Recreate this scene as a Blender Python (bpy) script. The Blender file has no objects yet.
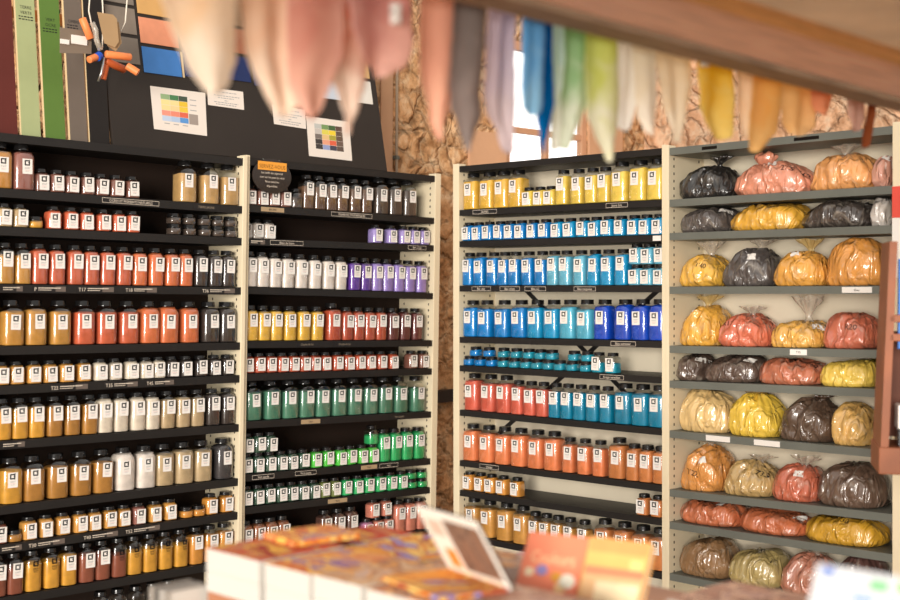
import bpy, math, random
from mathutils import Vector, Matrix, noise
from mathutils.bvhtree import BVHTree
random.seed(7)
SC = bpy.context.scene
COL = SC.collection
PI = math.pi
CAM_ROT = [0.99998, -0.00603, -0.0, 8e-05, 0.0127, -0.99992, 0.00603, 0.9999, 0.0127]
CAM_LENS = 53.203
# every rack: floor point under its front left corner, axes (along, back, up), width, height of its top board and shelves at left and right end
RACKS = {
 'A': dict(origin=[-1.96815, 5.48693, 0.00029], axes=[0.70737, -0.70678, 0.00954, 0.70672, 0.70743, 0.00953, -0.01348, 0.0, 0.99991], width=1.3291,
   levels=[(2.26951, 2.266), (2.03704, 2.03439), (1.87628, 1.88008), (1.63487, 1.64131), (1.37406, 1.37433), (1.20736, 1.21596), (0.97593, 0.97776), (0.70099, 0.71553), (0.53641, 0.55236), (0.31471, 0.32479), (0.08971, 0.08971)]),
 'B': dict(origin=[-1.00403, 6.47677, 0.00029], axes=[0.70737, -0.70678, 0.00954, 0.70672, 0.70743, 0.00953, -0.01348, 0.0, 0.99991], width=1.2651,
   levels=[(2.25361, 2.26153), (2.02724, 2.02828), (1.86342, 1.87633), (1.62526, 1.61062), (1.35992, 1.34887), (1.19989, 1.19193), (0.96711, 0.953), (0.7074, 0.69222), (0.54743, 0.53225), (0.30042, 0.30042), (0.07542, 0.07542)]),
 'C': dict(origin=[0.06219, 7.06763, 0.00018], axes=[0.70675, 0.70743, -0.0074, -0.70739, 0.70678, 0.00741, 0.01048, 0.0, 0.99995], width=1.3180,
   levels=[(2.27157, 2.26596), (2.03876, 2.02778), (1.87269, 1.86551), (1.63641, 1.63004), (1.36358, 1.37316), (1.2122, 1.20848), (0.97557, 0.9678), (0.70709, 0.70616), (0.54822, 0.54985), (0.31604, 0.30119), (0.09104, 0.09104)]),
 'D': dict(origin=[1.0199, 6.09722, 0.00018], axes=[0.70675, 0.70743, -0.0074, -0.70739, 0.70678, 0.00741, 0.01048, 0.0, 0.99995], width=1.0893,
   levels=[(2.27586, 2.28007), (2.03861, 2.04087), (1.88576, 1.88143), (1.63953, 1.63889), (1.36883, 1.37944), (1.2078, 1.22087), (0.97873, 0.97447), (0.70831, 0.7207), (0.55968, 0.55911), (0.32258, 0.30951), (0.07258, 0.07258)]),
}
# jars: rack, shelf counted from the top, jar type, places along the shelf in metres, powder colour, stacking level, fill, sticker
JARS = [
 ('A', 1, 'L', [0.1114], 'ochre_orange', 0, 0.93, 1),
 ('A', 1, 'L', [0.2114], 'dusty_pink', 0, 0.93, 1),
 ('A', 1, 'S', [0.2966, 0.3671, 0.4376, 0.5147, 0.5852, 0.6604, 0.7426], 'mauve_brown', 0, 0.93, 1),
 ('A', 1, 'L', [1.0362, 1.1659, 1.2793], 'sand_ochre', 0, 0.84, 1),
 ('A', 2, 'S', [0.1268, 0.1973], 'pale_sand', 0, 0.93, 1),
 ('A', 2, 'F', [0.2699], 'yellow_ochre', 0, 0.9, 0),
 ('A', 2, 'S', [0.3538, 0.4374, 0.5129, 0.5953, 0.6732, 0.7453], 'vermilion', 0, 0.93, 1),
 ('A', 2, 'F', [0.9695, 1.0523, 1.1367, 1.2111, 1.2868], 'dark_taupe', 0, 0.9, 0),
 ('A', 2, 'F', [0.9695, 1.0523, 1.1367, 1.2111, 1.2868], 'dark_taupe', 1, 0.9, 0),
 ('A', 3, 'M', [0.1362, 0.2127], 'ochre', 0, 0.84, 1),
 ('A', 3, 'M', [0.2892, 0.3713, 0.461, 0.5375, 0.6193, 0.7023], 'terracotta', 0, 0.93, 1),
 ('A', 3, 'M', [0.7853, 0.87, 0.9563, 1.0333], 'burnt_orange', 0, 0.93, 1),
 ('A', 3, 'M', [1.1173, 1.1966, 1.2731], 'charcoal', 0, 0.93, 1),
 ('A', 4, 'L', [0.1746, 0.28, 0.3959], 'ochre', 0, 0.9, 1),
 ('A', 4, 'L', [0.5113, 0.6223, 0.7363], 'terracotta', 0, 0.88, 1),
 ('A', 4, 'L', [0.8465, 0.9471, 1.0646], 'burnt_orange', 0, 0.93, 1),
 ('A', 4, 'L', [1.1793, 1.2793], 'charcoal', 0, 0.93, 1),
 ('A', 5, 'S', [0.1239, 0.1944, 0.2741, 0.3503, 0.4265, 0.5115], 'amber', 0, 0.93, 1),
 ('A', 5, 'S', [0.5918, 0.669, 0.7514, 0.8278, 0.8983], 'cream', 0, 0.93, 1),
 ('A', 5, 'S', [0.9688, 1.0442, 1.1255, 1.2054, 1.2809], 'charcoal', 0, 0.93, 1),
 ('A', 6, 'M', [0.1334, 0.2099, 0.2864], 'yellow_ochre', 0, 0.85, 1),
 ('A', 6, 'M', [0.3705, 0.4567, 0.541], 'dark_ochre', 0, 0.88, 1),
 ('A', 6, 'M', [0.6175, 0.698, 0.7861, 0.8627], 'cream', 0, 0.93, 1),
 ('A', 6, 'M', [0.9444, 1.0283, 1.1093], 'sand', 0, 0.9, 1),
 ('A', 6, 'M', [1.1975, 1.2846], 'charcoal', 0, 0.93, 1),
 ('A', 7, 'L', [0.1777], 'yellow_ochre', 0, 0.88, 1),
 ('A', 7, 'L', [0.2813, 0.3932, 0.5054, 0.6147], 'dark_ochre', 0, 0.82, 1),
 ('A', 7, 'L', [0.7268, 0.8357], 'white', 0, 0.93, 1),
 ('A', 7, 'L', [0.9357, 1.0428, 1.1496], 'sand', 0, 0.9, 1),
 ('A', 7, 'L', [1.2706], 'dark_grey', 0, 0.93, 1),
 ('A', 8, 'S', [0.1264], 'red_brown', 0, 0.93, 1),
 ('A', 8, 'F', [0.1939], 'dark_ochre', 0, 0.9, 0),
 ('A', 8, 'S', [0.2614, 0.342, 0.4228, 0.5033, 0.5743, 0.6542], 'amber', 0, 0.93, 1),
 ('A', 8, 'S', [0.7247], 'dark_ochre', 0, 0.93, 1),
 ('A', 8, 'S', [0.8018], 'dusty_pink', 0, 0.93, 1),
 ('A', 8, 'S', [0.8877, 0.9705], 'amber', 0, 0.93, 1),
 ('A', 8, 'F', [1.0591, 1.1264], 'orange_amber', 0, 0.9, 0),
 ('A', 8, 'S', [1.1972, 1.2871], 'orange_amber', 0, 0.93, 1),
 ('A', 9, 'M', [0.1195, 0.196], 'red_brown', 0, 0.8, 1),
 ('A', 9, 'M', [0.2796, 0.3667], 'yellow_ochre', 0, 0.84, 2),
 ('A', 9, 'M', [0.4499], 'yellow_ochre', 0, 0.9, 1),
 ('A', 9, 'M', [0.5363, 0.615], 'red_brown', 0, 0.85, 1),
 ('A', 9, 'M', [0.6987], 'red_brown', 0, 0.72, 2),
 ('A', 9, 'M', [0.7789, 0.8606, 0.9439, 1.0288], 'yellow_ochre', 0, 0.74, 2),
 ('A', 9, 'M', [1.1153, 1.1978, 1.2789], 'orange_amber', 0, 0.9, 1),
 ('A', 10, 'M', [0.6163, 0.7026, 0.7959, 0.8859, 0.9724], 'charcoal', 0, 0.6, 0),
 ('B', 1, 'S', [0.035, 0.1055, 0.176, 0.2465], 'mauve_brown', 0, 0.93, 1),
 ('B', 1, 'S', [0.317], 'dark_taupe', 0, 0.7, 0),
 ('B', 1, 'M', [0.3905, 0.467, 0.5434, 0.6199, 0.7083, 0.789], 'umber', 0, 0.84, 1),
 ('B', 1, 'L', [0.8987, 1.0009, 1.1074], 'dark_taupe', 0, 0.85, 1),
 ('B', 2, 'S', [0.0457, 0.1162, 0.1867], 'white', 0, 0.93, 1),
 ('B', 2, 'S', [0.8713, 0.9802, 1.0676, 1.1443, 1.2206], 'lavender', 0, 0.93, 1),
 ('B', 3, 'M', [0.038, 0.1145, 0.191, 0.2677, 0.3575, 0.4456, 0.5354, 0.6201], 'white', 0, 0.93, 1),
 ('B', 3, 'M', [0.7132, 0.793], 'purple', 0, 0.93, 1),
 ('B', 3, 'M', [0.8695, 0.9483, 1.0292, 1.1114, 1.1987], 'lilac', 0, 0.93, 1),
 ('B', 4, 'M', [0.0496, 0.1261, 0.2026, 0.2887, 0.3788, 0.4673], 'sun_yellow', 0, 0.93, 1),
 ('B', 4, 'L', [0.5808], 'brick_red', 0, 0.93, 1),
 ('B', 4, 'M', [0.6691, 0.7464, 0.8241, 0.9066], 'brick_red', 0, 0.93, 1),
 ('B', 4, 'M', [0.9941, 1.0831, 1.1738], 'maroon', 0, 0.93, 1),
 ('B', 5, 'S', [0.035, 0.1055, 0.176, 0.2465, 0.317, 0.3875, 0.458, 0.5324, 0.6087, 0.6863, 0.7609, 0.8387, 0.9178, 1.0055], 'brick_red', 0, 0.93, 1),
 ('B', 5, 'S', [1.1437, 1.2301], 'mauve_brown', 0, 0.93, 1),
 ('B', 6, 'L', [0.0707, 0.1909, 0.3014, 0.4081, 0.5138, 0.6252, 0.7358, 0.8453, 0.9535, 1.0642, 1.1932], 'malachite', 0, 0.84, 1),
 ('B', 7, 'S', [0.0357, 0.1062, 0.1767, 0.2472, 0.3177, 0.3889], 'bottle_green', 0, 0.93, 1),
 ('B', 7, 'S', [0.0408, 0.1112, 0.1817], 'bottle_green', 1, 0.93, 1),
 ('B', 7, 'S', [0.4709, 0.5509, 0.6357, 0.7081, 0.7886, 0.8632], 'bright_green', 0, 0.93, 1),
 ('B', 7, 'S', [0.8632], 'emerald', 1, 0.6, 0),
 ('B', 7, 'M', [0.9456, 1.0285, 1.112, 1.2031], 'emerald', 0, 0.93, 1),
 ('B', 8, 'S', [0.0373, 0.1078, 0.1782, 0.2487, 0.3192, 0.3897, 0.4608], 'bottle_green', 0, 0.93, 1),
 ('B', 8, 'S', [0.5339, 0.6048], 'olive', 0, 0.93, 1),
 ('B', 8, 'S', [0.6802, 0.7602, 0.8379, 0.9169, 0.9972, 1.0787], 'emerald', 0, 0.93, 1),
 ('B', 8, 'F', [1.1544, 1.2331], 'emerald', 0, 0.9, 0),
 ('B', 8, 'F', [1.1544, 1.2331], 'emerald', 1, 0.9, 0),
 ('B', 9, 'M', [0.038, 0.1145, 0.191, 0.2675], 'rust_brown', 0, 0.93, 1),
 ('B', 9, 'M', [0.5414, 0.6293, 0.7189], 'cocoa', 0, 0.93, 1),
 ('B', 9, 'S', [0.8321], 'orchid_pink', 0, 0.93, 1),
 ('B', 9, 'S', [0.9073, 0.9837], 'salmon', 0, 0.93, 1),
 ('B', 9, 'S', [0.8786, 0.9727], 'salmon', 1, 0.93, 1),
 ('B', 9, 'M', [1.0642, 1.1468, 1.2271], 'salmon', 0, 0.93, 1),
 ('C', 1, 'L', [0.0514, 0.1721, 0.2757, 0.3757], 'sun_yellow', 0, 0.92, 1),
 ('C', 1, 'S', [0.461, 0.5358, 0.6102], 'lemon_yellow', 0, 0.93, 1),
 ('C', 1, 'M', [0.6887, 0.785, 0.8762, 0.9534], 'lemon_yellow', 0, 0.92, 1),
 ('C', 1, 'L', [1.0443, 1.154, 1.2581], 'lemon_yellow', 0, 0.92, 1),
 ('C', 2, 'S', [0.035, 0.1055, 0.1825, 0.2612, 0.3351, 0.4113, 0.4898, 0.5736], 'azure', 0, 0.93, 1),
 ('C', 2, 'S', [0.6559, 0.7369, 0.8196, 0.8977, 0.9746, 1.0501, 1.1274, 1.1997, 1.2702], 'cerulean', 0, 0.93, 1),
 ('C', 3, 'M', [0.038, 0.1227, 0.2145], 'azure', 0, 0.93, 1),
 ('C', 3, 'M', [0.2927, 0.3696, 0.4589, 0.55], 'azure', 0, 0.9, 1),
 ('C', 3, 'M', [0.6301, 0.7109, 0.8023], 'sky_blue', 0, 0.93, 1),
 ('C', 3, 'M', [0.8882, 0.9713, 1.0589], 'cerulean', 0, 0.93, 1),
 ('C', 3, 'S', [1.1401, 1.2124, 1.2829], 'sky_blue', 0, 0.93, 1),
 ('C', 3, 'S', [1.1401, 1.2124, 1.2829], 'sky_blue', 1, 0.93, 1),
 ('C', 4, 'L', [0.0498, 0.155, 0.2781, 0.3955], 'azure', 0, 0.9, 1),
 ('C', 4, 'L', [0.506, 0.616], 'cerulean', 0, 0.9, 1),
 ('C', 4, 'L', [0.7203, 0.8285], 'turquoise', 0, 0.92, 1),
 ('C', 4, 'L', [0.9405, 1.0635, 1.1683, 1.2683], 'ultramarine', 0, 0.93, 1),
 ('C', 5, 'F', [0.0387, 0.1197, 0.203], 'azure', 0, 0.9, 0),
 ('C', 5, 'F', [0.2849, 0.3654, 0.4446, 0.5192, 0.5959, 0.6714, 0.7515, 0.8377], 'teal', 0, 0.9, 0),
 ('C', 5, 'F', [0.0831, 0.1814], 'azure', 1, 0.9, 0),
 ('C', 5, 'F', [0.2849, 0.3758, 0.4617, 0.5393, 0.6157, 0.7572, 0.844], 'teal', 1, 0.9, 0),
 ('C', 5, 'S', [0.9156, 1.0013], 'teal', 0, 0.6, 1),
 ('C', 6, 'L', [0.0606, 0.1811, 0.2916], 'coral_red', 0, 0.92, 1),
 ('C', 6, 'M', [0.3894, 0.475, 0.5591], 'coral_red', 0, 0.92, 1),
 ('C', 6, 'M', [0.6385, 0.7198, 0.7997, 0.8813, 0.9677], 'peacock', 0, 0.9, 1),
 ('C', 6, 'L', [1.0644, 1.1655, 1.2655], 'peacock', 0, 0.92, 1),
 ('C', 7, 'L', [0.0498, 0.1676, 0.2806, 0.3945, 0.5085, 0.6185], 'tangerine', 0, 0.92, 1),
 ('C', 7, 'M', [0.7291, 0.8278, 0.9214], 'tangerine', 0, 0.92, 1),
 ('C', 7, 'L', [1.0281], 'pumpkin', 0, 0.93, 1),
 ('C', 7, 'M', [1.1271, 1.2035, 1.28], 'pumpkin', 0, 0.93, 1),
 ('C', 8, 'S', [0.035, 0.1135, 0.1983, 0.2838, 0.3748], 'orange_amber', 0, 0.93, 1),
 ('C', 8, 'S', [1.182, 1.2657], 'pumpkin', 0, 0.93, 1),
 ('C', 9, 'L', [0.0558, 0.1728, 0.2906, 0.4091], 'amber', 0, 0.91, 1),
 ('C', 9, 'M', [0.4991, 0.5756, 0.6521, 0.7319, 0.8242], 'amber', 0, 0.86, 1),
 ('C', 9, 'L', [0.9407, 1.0578, 1.1679, 1.2679], 'pumpkin', 0, 0.9, 1),
]
# bags: shelf, place along the shelf, width, height, colour, film, neck (offset, top, half width, film), marks, words
BAGS = [
 (1, 0.149, 0.291, 0.15, 'black', 'film', (0.031, 0.19897711126149265, 0.048, 'film'), [], 'black glossy bag of pigment with a tied twisted top'),
 (1, 0.481, 0.367, 0.143, 'salmon_earth', 'clear', (-0.06, 0.19825517163502981, 0.055, 'same'), [('tag', '', 0.019, 0.14), ('txt', '27510', 0.161, 0.071)], 'salmon pink powder bag with black handwritten digits and round knot'),
 (1, 0.82, 0.305, 0.157, 'light_orange', 'clear', (-0.012, 0.19755044848153513, 0.069, 'clear'), [], 'light orange powder bag with a clear frilled top'),
 (1, 1.011, 0.071, 0.126, 'dusty_rose', 'clear', None, [('tag', '', 0.027, 0.089)], 'dusty rose powder bag cut off by the picture edge'),
 (2, 0.136, 0.265, 0.113, 'graphite', 'clear', None, [('tag', '', 0.166, 0.087)], 'grey black powder bag with crumpled clear film and small tag'),
 (2, 0.451, 0.359, 0.115, 'gold', 'clear', None, [], 'golden yellow powder bag lying flat on the second shelf'),
 (2, 0.796, 0.323, 0.116, 'soot', 'clear', (0.091, 0.11800809996508077, 0.045, 'clear'), [], 'soot black powder bag with shiny creases'),
 (2, 1.003, 0.086, 0.117, 'pale_grey', 'clear', None, [], 'pale grey bag at the right end of the second shelf'),
 (3, 0.118, 0.228, 0.147, 'bright_ochre', 'clear', (0.023, 0.20827685351742908, 0.076, 'clear'), [('txt', 'T40', 0.034, 0.048)], 'bright yellow powder bag with fan shaped clear top'),
 (3, 0.364, 0.259, 0.167, 'graphite', 'clear', (0.072, 0.20844484894552284, 0.055, 'clear'), [('tag', '', 0.041, 0.09)], 'graphite grey powder bag with a small white tag'),
 (3, 0.619, 0.244, 0.148, 'apricot', 'clear', (0.068, 0.2085936048324848, 0.057, 'straw'), [('tag', '', -0.006, 0.112)], 'apricot powder bag with white tag and straw coloured top'),
 (3, 0.875, 0.264, 0.197, 'amber_orange', 'clear', None, [], 'large amber orange powder bag heaped up on third shelf'),
 (4, 0.11, 0.212, 0.181, 'yolk', 'clear', (0.069, 0.23196889441585156, 0.065, 'straw'), [('tag', '', -0.024, 0.158)], 'yolk yellow powder bag with round clear bulge at the top'),
 (4, 0.346, 0.255, 0.144, 'brick', 'clear', (0.009, 0.18, 0.051, 'clear'), [('txt', 'R12', -0.06, 0.064)], 'brick red powder bag with handwriting near its left end'),
 (4, 0.604, 0.254, 0.114, 'honey', 'clear', (0.054, 0.226, 0.076, 'clear'), [('tag', '', 0.123, 0.112)], 'honey yellow powder bag with tall clear tied top'),
 (4, 0.851, 0.234, 0.148, 'rust_red', 'clear', None, [('txt', 'R20', 0.037, 0.046)], 'rust red powder bag heaped to a point'),
 (5, 0.069, 0.131, 0.119, 'brown_black', 'clear', None, [('tag', '', 0.049, 0.077)], 'short brown black powder bag with white label'),
 (5, 0.278, 0.28, 0.118, 'brown_black', 'clear', None, [('tag', '', 0.096, 0.076)], 'long brown black powder bag with shiny creases'),
 (5, 0.57, 0.298, 0.112, 'burnt_sienna', 'clear', None, [('txt', 'T18', 0.166, 0.061)], 'burnt sienna powder bag lying flat'),
 (5, 0.845, 0.245, 0.109, 'lemon', 'film', None, [], 'lemon yellow bag lying flat on the fifth shelf'),
 (6, 0.135, 0.262, 0.189, 'cream_sand', 'film', None, [], 'large cream sand coloured bag with soft vertical folds'),
 (6, 0.393, 0.247, 0.183, 'canary', 'film', (-0.022, 0.192602952850354, 0.051, 'straw'), [], 'canary yellow bag leaning on the cream bag'),
 (6, 0.65, 0.261, 0.18, 'dark_brown', 'film', (0.051, 0.19361017188722973, 0.042, 'film'), [], 'dark brown bag with pointed corner'),
 (6, 0.864, 0.162, 0.172, 'pale_ochre', 'clear', None, [], 'pale ochre powder bag with clear wrinkled film'),
 (7, 0.119, 0.23, 0.203, 'ochre_tan', 'clear', (0.079, 0.228, 0.064, 'clear'), [('tag', '', 0.041, 0.094), ('txt', 'T22', -0.003, 0.031)], 'ochre tan powder bag with white sticker and handwriting'),
 (7, 0.363, 0.252, 0.15, 'khaki', 'clear', (0.033, 0.176, 0.061, 'clear'), [('txt', 'T35', 0.113, 0.072)], 'khaki powder bag with straw coloured film'),
 (7, 0.601, 0.218, 0.156, 'red_earth', 'clear', (0.052, 0.191, 0.057, 'clear'), [('tag', '', 0.036, 0.081)], 'round red earth powder bag with white sticker'),
 (7, 0.851, 0.277, 0.175, 'dark_taupe_bag', 'clear', None, [], 'dark taupe powder bag with many fine shiny wrinkles'),
 (8, 0.164, 0.319, 0.101, 'terracotta_bag', 'film', None, [('tag', '', 0.067, 0.086)], 'terracotta sausage shaped bag with square tag'),
 (8, 0.485, 0.317, 0.098, 'terracotta_bag', 'film', None, [('tag', '', 0.148, 0.082)], 'terracotta sausage shaped bag with tag at right end'),
 (8, 0.818, 0.344, 0.107, 'mustard', 'film', None, [('txt', 'T30', 0.025, 0.078)], 'mustard yellow bag with handwritten code on top'),
 (9, 0.135, 0.262, 0.167, 'khaki_brown', 'clear', None, [], 'khaki brown powder bag on the lowest visible shelf'),
 (9, 0.4, 0.262, 0.156, 'olive_straw', 'clear', None, [('txt', 'T', 0.096, 0.093)], 'olive straw coloured bag wrapped in wrinkled film'),
 (9, 0.653, 0.237, 0.171, 'pink_earth', 'clear', (0.049, 0.187, 0.057, 'clear'), [], 'pink earth powder bag half hidden by the white card'),
 (9, 0.882, 0.216, 0.197, 'plum', 'clear', None, [], 'plum dark bag behind the white card'),
]
SHELF_LABELS = [
 ('A', 1, 0.568, 0.861, 'box', 'OCRES ET PIGMENTS NATURELS'),
 ('A', 1, 1.047, 1.193, 'dim', 'TERRE JAUNE'),
 ('A', 3, 0.105, 0.199, 'grey', ''),
 ('A', 3, 0.245, 0.399, 'grey', 'P'),
 ('A', 3, 0.452, 0.635, 'grey', 'T17'),
 ('A', 3, 0.686, 0.858, 'grey', 'T18'),
 ('A', 3, 1.098, 1.294, 'grey', 'T36'),
 ('A', 5, 0.326, 0.513, 'grey', 'T22'),
 ('A', 5, 0.592, 0.765, 'grey', 'T35'),
 ('A', 5, 0.802, 0.957, 'grey', 'T45'),
 ('A', 6, 0.115, 0.219, 'grey', ''),
 ('A', 8, 0.117, 0.212, 'grey', ''),
 ('A', 8, 0.234, 0.412, 'grey', 'T30'),
 ('A', 8, 0.494, 0.674, 'grey', 'T40'),
 ('A', 8, 0.704, 0.893, 'grey', 'T52'),
 ('B', 1, 0.074, 0.216, 'tan', 'BRUNS'),
 ('B', 1, 0.521, 0.803, 'box', 'PIGMENTS SYNTHETIQUES'),
 ('B', 2, 0.011, 0.102, 'grey', ''),
 ('B', 2, 0.132, 0.34, 'box', 'Blanc de titane'),
 ('B', 2, 1.068, 1.204, 'box', 'Bleu violet'),
 ('B', 4, 0.305, 0.448, 'dim', 'Oxyde de fer'),
 ('B', 4, 0.554, 0.698, 'dim', 'Oxyde de fer'),
 ('B', 6, 0.345, 0.469, 'tan', 'Vert'),
 ('B', 6, 0.955, 1.088, 'dim', 'Vert oxyde'),
 ('B', 7, 0.044, 0.179, 'box', 'Vert oxyde'),
 ('B', 7, 0.311, 0.448, 'box', 'Vert oxyde'),
 ('B', 7, 0.753, 0.866, 'tan', 'Vert'),
 ('B', 7, 0.881, 1.019, 'box', 'Vert'),
 ('B', 8, 0.53, 0.659, 'tan', 'Vert'),
 ('C', 1, 0.101, 0.273, 'box', 'JAUNES'),
 ('C', 1, 0.988, 1.119, 'box', 'Jaune fort'),
 ('C', 2, 1.264, 1.31, 'blank', ''),
 ('C', 3, 0.093, 0.23, 'box', 'Bleu azur'),
 ('C', 3, 0.294, 0.433, 'box', 'Bleu cobalt'),
 ('C', 3, 0.467, 0.608, 'box', 'Bleu ciel'),
 ('C', 3, 0.789, 0.926, 'box', 'Bleu turquoise'),
 ('C', 4, 1.017, 1.166, 'box', 'Bleu outremer'),
 ('C', 5, 0.95, 1.095, 'box', 'Rouge vermillon'),
 ('C', 7, 0.149, 0.285, 'box', 'Orange'),
 ('D', 0, 0.178, 0.257, 'slot', ''),
 ('D', 0, 0.643, 0.76, 'slot', ''),
 ('D', 3, 0.866, 0.999, 'blank', 'Bleu'),
 ('D', 6, 0.199, 0.325, 'blank', ''),
 ('D', 6, 0.447, 0.575, 'blank', ''),
 ('D', 4, 0.624, 0.704, 'blank', 'T30'),
]
BRACES = [((1.155, 1.654), (-0.078, 0.749)), ((0.132, 1.689), (1.077, 0.955))]
# dyed cloths: colour, words, distance, rows of (left, right, height) along the line
CLOTHS = [
 ('peach_cream', 'cream and peach dyed cloth, leftmost and largest on the line', 1.66, [(1.064, 1.208, 2.127), (1.064, 1.198, 2.067), (1.082, 1.201, 2.023), (1.102, 1.201, 1.985), (1.123, 1.194, 1.955), (1.142, 1.179, 1.938)]),
 ('peach_beige', 'peach beige dyed cloth hanging second from the left', 1.69, [(1.223, 1.344, 2.157), (1.227, 1.341, 2.095), (1.238, 1.343, 2.014), (1.259, 1.342, 1.966), (1.285, 1.336, 1.934), (1.3, 1.322, 1.92)]),
 ('salmon', 'salmon rose dyed cloth with rounded tip, behind the pale peach one', 1.66, [(1.293, 1.413, 2.165), (1.297, 1.414, 2.101), (1.297, 1.411, 2.019), (1.301, 1.384, 1.967), (1.312, 1.37, 1.934), (1.331, 1.354, 1.914)]),
 ('pale_peach', 'pale peach dyed cloth ending in a long narrow point', 1.69, [(1.375, 1.512, 2.186), (1.382, 1.506, 2.119), (1.389, 1.501, 2.043), (1.404, 1.487, 1.982), (1.429, 1.468, 1.933), (1.441, 1.454, 1.904)]),
 ('rose', 'wide rose pink dyed cloth with a short tip', 1.66, [(1.413, 1.563, 2.188), (1.418, 1.561, 2.122), (1.422, 1.56, 2.071), (1.436, 1.555, 2.037), (1.453, 1.539, 2.016), (1.475, 1.508, 2.001)]),
 ('coral_peach', 'coral peach dyed cloth left of the grey one', 1.69, [(1.604, 1.731, 2.198), (1.609, 1.724, 2.154), (1.607, 1.714, 2.064), (1.61, 1.71, 2.011), (1.627, 1.695, 1.975), (1.642, 1.675, 1.931), (1.652, 1.665, 1.911)]),
 ('cloth_grey', 'dark grey dyed cloth, the only grey one on the line', 1.66, [(1.67, 1.747, 2.177), (1.661, 1.743, 2.066), (1.657, 1.736, 1.994), (1.662, 1.744, 1.956), (1.68, 1.726, 1.923), (1.698, 1.713, 1.893)]),
 ('cloth_lilac', 'lilac dyed cloth left of the window', 1.69, [(1.79, 1.864, 2.175), (1.78, 1.853, 2.084), (1.773, 1.852, 1.991), (1.786, 1.849, 1.963), (1.814, 1.849, 1.937), (1.836, 1.85, 1.9)]),
 ('deep_blue', 'deep blue dyed cloth before the window', 1.66, [(1.856, 1.933, 2.169), (1.868, 1.934, 2.072), (1.88, 1.935, 1.998), (1.889, 1.923, 1.95), (1.904, 1.915, 1.907)]),
 ('azure_cloth', '', 1.645, [(1.828, 1.892, 2.158), (1.826, 1.888, 2.065), (1.824, 1.886, 1.991), (1.824, 1.883, 1.974), (1.827, 1.88, 1.97)]),
 ('mint_white', 'white mint dyed cloth right of the blue one', 1.725, [(1.993, 2.054, 2.194), (1.995, 2.053, 2.075), (1.989, 2.053, 2.015), (1.996, 2.039, 1.955), (2.008, 2.027, 1.924)]),
 ('leaf_green', 'soft green dyed cloth with white tip before the window', 1.69, [(1.995, 2.084, 2.188), (1.999, 2.079, 2.073), (1.99, 2.08, 2.013), (1.997, 2.055, 1.963), (1.991, 2.028, 1.921)]),
 ('lime', 'lime yellow dyed cloth with pale pointed tip', 1.66, [(2.038, 2.13, 2.174), (2.033, 2.138, 2.055), (2.037, 2.132, 1.976), (2.069, 2.13, 1.937), (2.098, 2.123, 1.902)]),
 ('cloth_white', 'white dyed cloth right of the lime one', 1.69, [(2.159, 2.249, 2.175), (2.163, 2.241, 2.072), (2.167, 2.217, 2.009), (2.178, 2.198, 1.971)]),
 ('ivory', 'ivory dyed cloth with a slanted tip beside the white one', 1.66, [(2.183, 2.264, 2.17), (2.194, 2.266, 2.051), (2.208, 2.263, 1.994), (2.229, 2.26, 1.964)]),
 ('cream_cloth', 'cream dyed cloth left of the strong yellow one', 1.69, [(2.295, 2.43, 2.175), (2.318, 2.424, 2.069), (2.336, 2.417, 2.016), (2.355, 2.403, 1.984), (2.37, 2.392, 1.964)]),
 ('strong_yellow', 'strong yellow dyed cloth with broad tip', 1.66, [(2.406, 2.553, 2.17), (2.411, 2.55, 2.078), (2.415, 2.547, 2.034), (2.438, 2.543, 2.002), (2.465, 2.532, 1.978)]),
 ('pale_apricot', 'pale apricot dyed cloth between yellow and orange ones', 1.69, [(2.599, 2.695, 2.179), (2.609, 2.697, 2.076), (2.618, 2.689, 2.03), (2.639, 2.677, 1.996)]),
 ('golden', 'golden orange twisted cloth reaching down to the top shelf', 1.66, [(2.643, 2.759, 2.166), (2.628, 2.752, 2.054), (2.612, 2.736, 2.007), (2.613, 2.663, 1.96)]),
 ('light_orange_cloth', 'light orange square dyed cloth at the right of the line', 1.69, [(2.796, 2.958, 2.171), (2.802, 2.955, 2.075), (2.816, 2.946, 2.039), (2.848, 2.909, 2.019)]),
 ('orange_red', 'small orange red dyed cloth under the beam', 1.66, [(2.892, 2.997, 2.161), (2.902, 2.984, 2.088), (2.917, 2.969, 2.071)]),
 ('dusky_pink', 'small dusky pink dyed cloth near the right end of the line', 1.69, [(3.112, 3.201, 2.168), (3.124, 3.208, 2.082), (3.145, 3.192, 2.056)]),
 ('strap_brown', 'narrow brown cloth strip, rightmost on the line', 1.66, [(3.16, 3.213, 2.158), (3.151, 3.194, 2.062), (3.142, 3.173, 2.01)]),
]
PAPERS = [
 ('chart', [(3.427, 0.299), (3.736, 0.298), (3.718, 0.08), (3.423, 0.089)]),
 ('note', [(3.752, 0.33), (3.966, 0.329), (3.959, 0.235), (3.745, 0.239)]),
 ('note2', [(4.14, 0.284), (4.352, 0.274), (4.343, 0.171), (4.137, 0.179)]),
 ('chart2', [(4.354, 0.242), (4.646, 0.237), (4.632, 0.021), (4.34, 0.027)]),
]

WORLD_S, KEY_E, EXPOSURE = .74, 6300, 0.0


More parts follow.
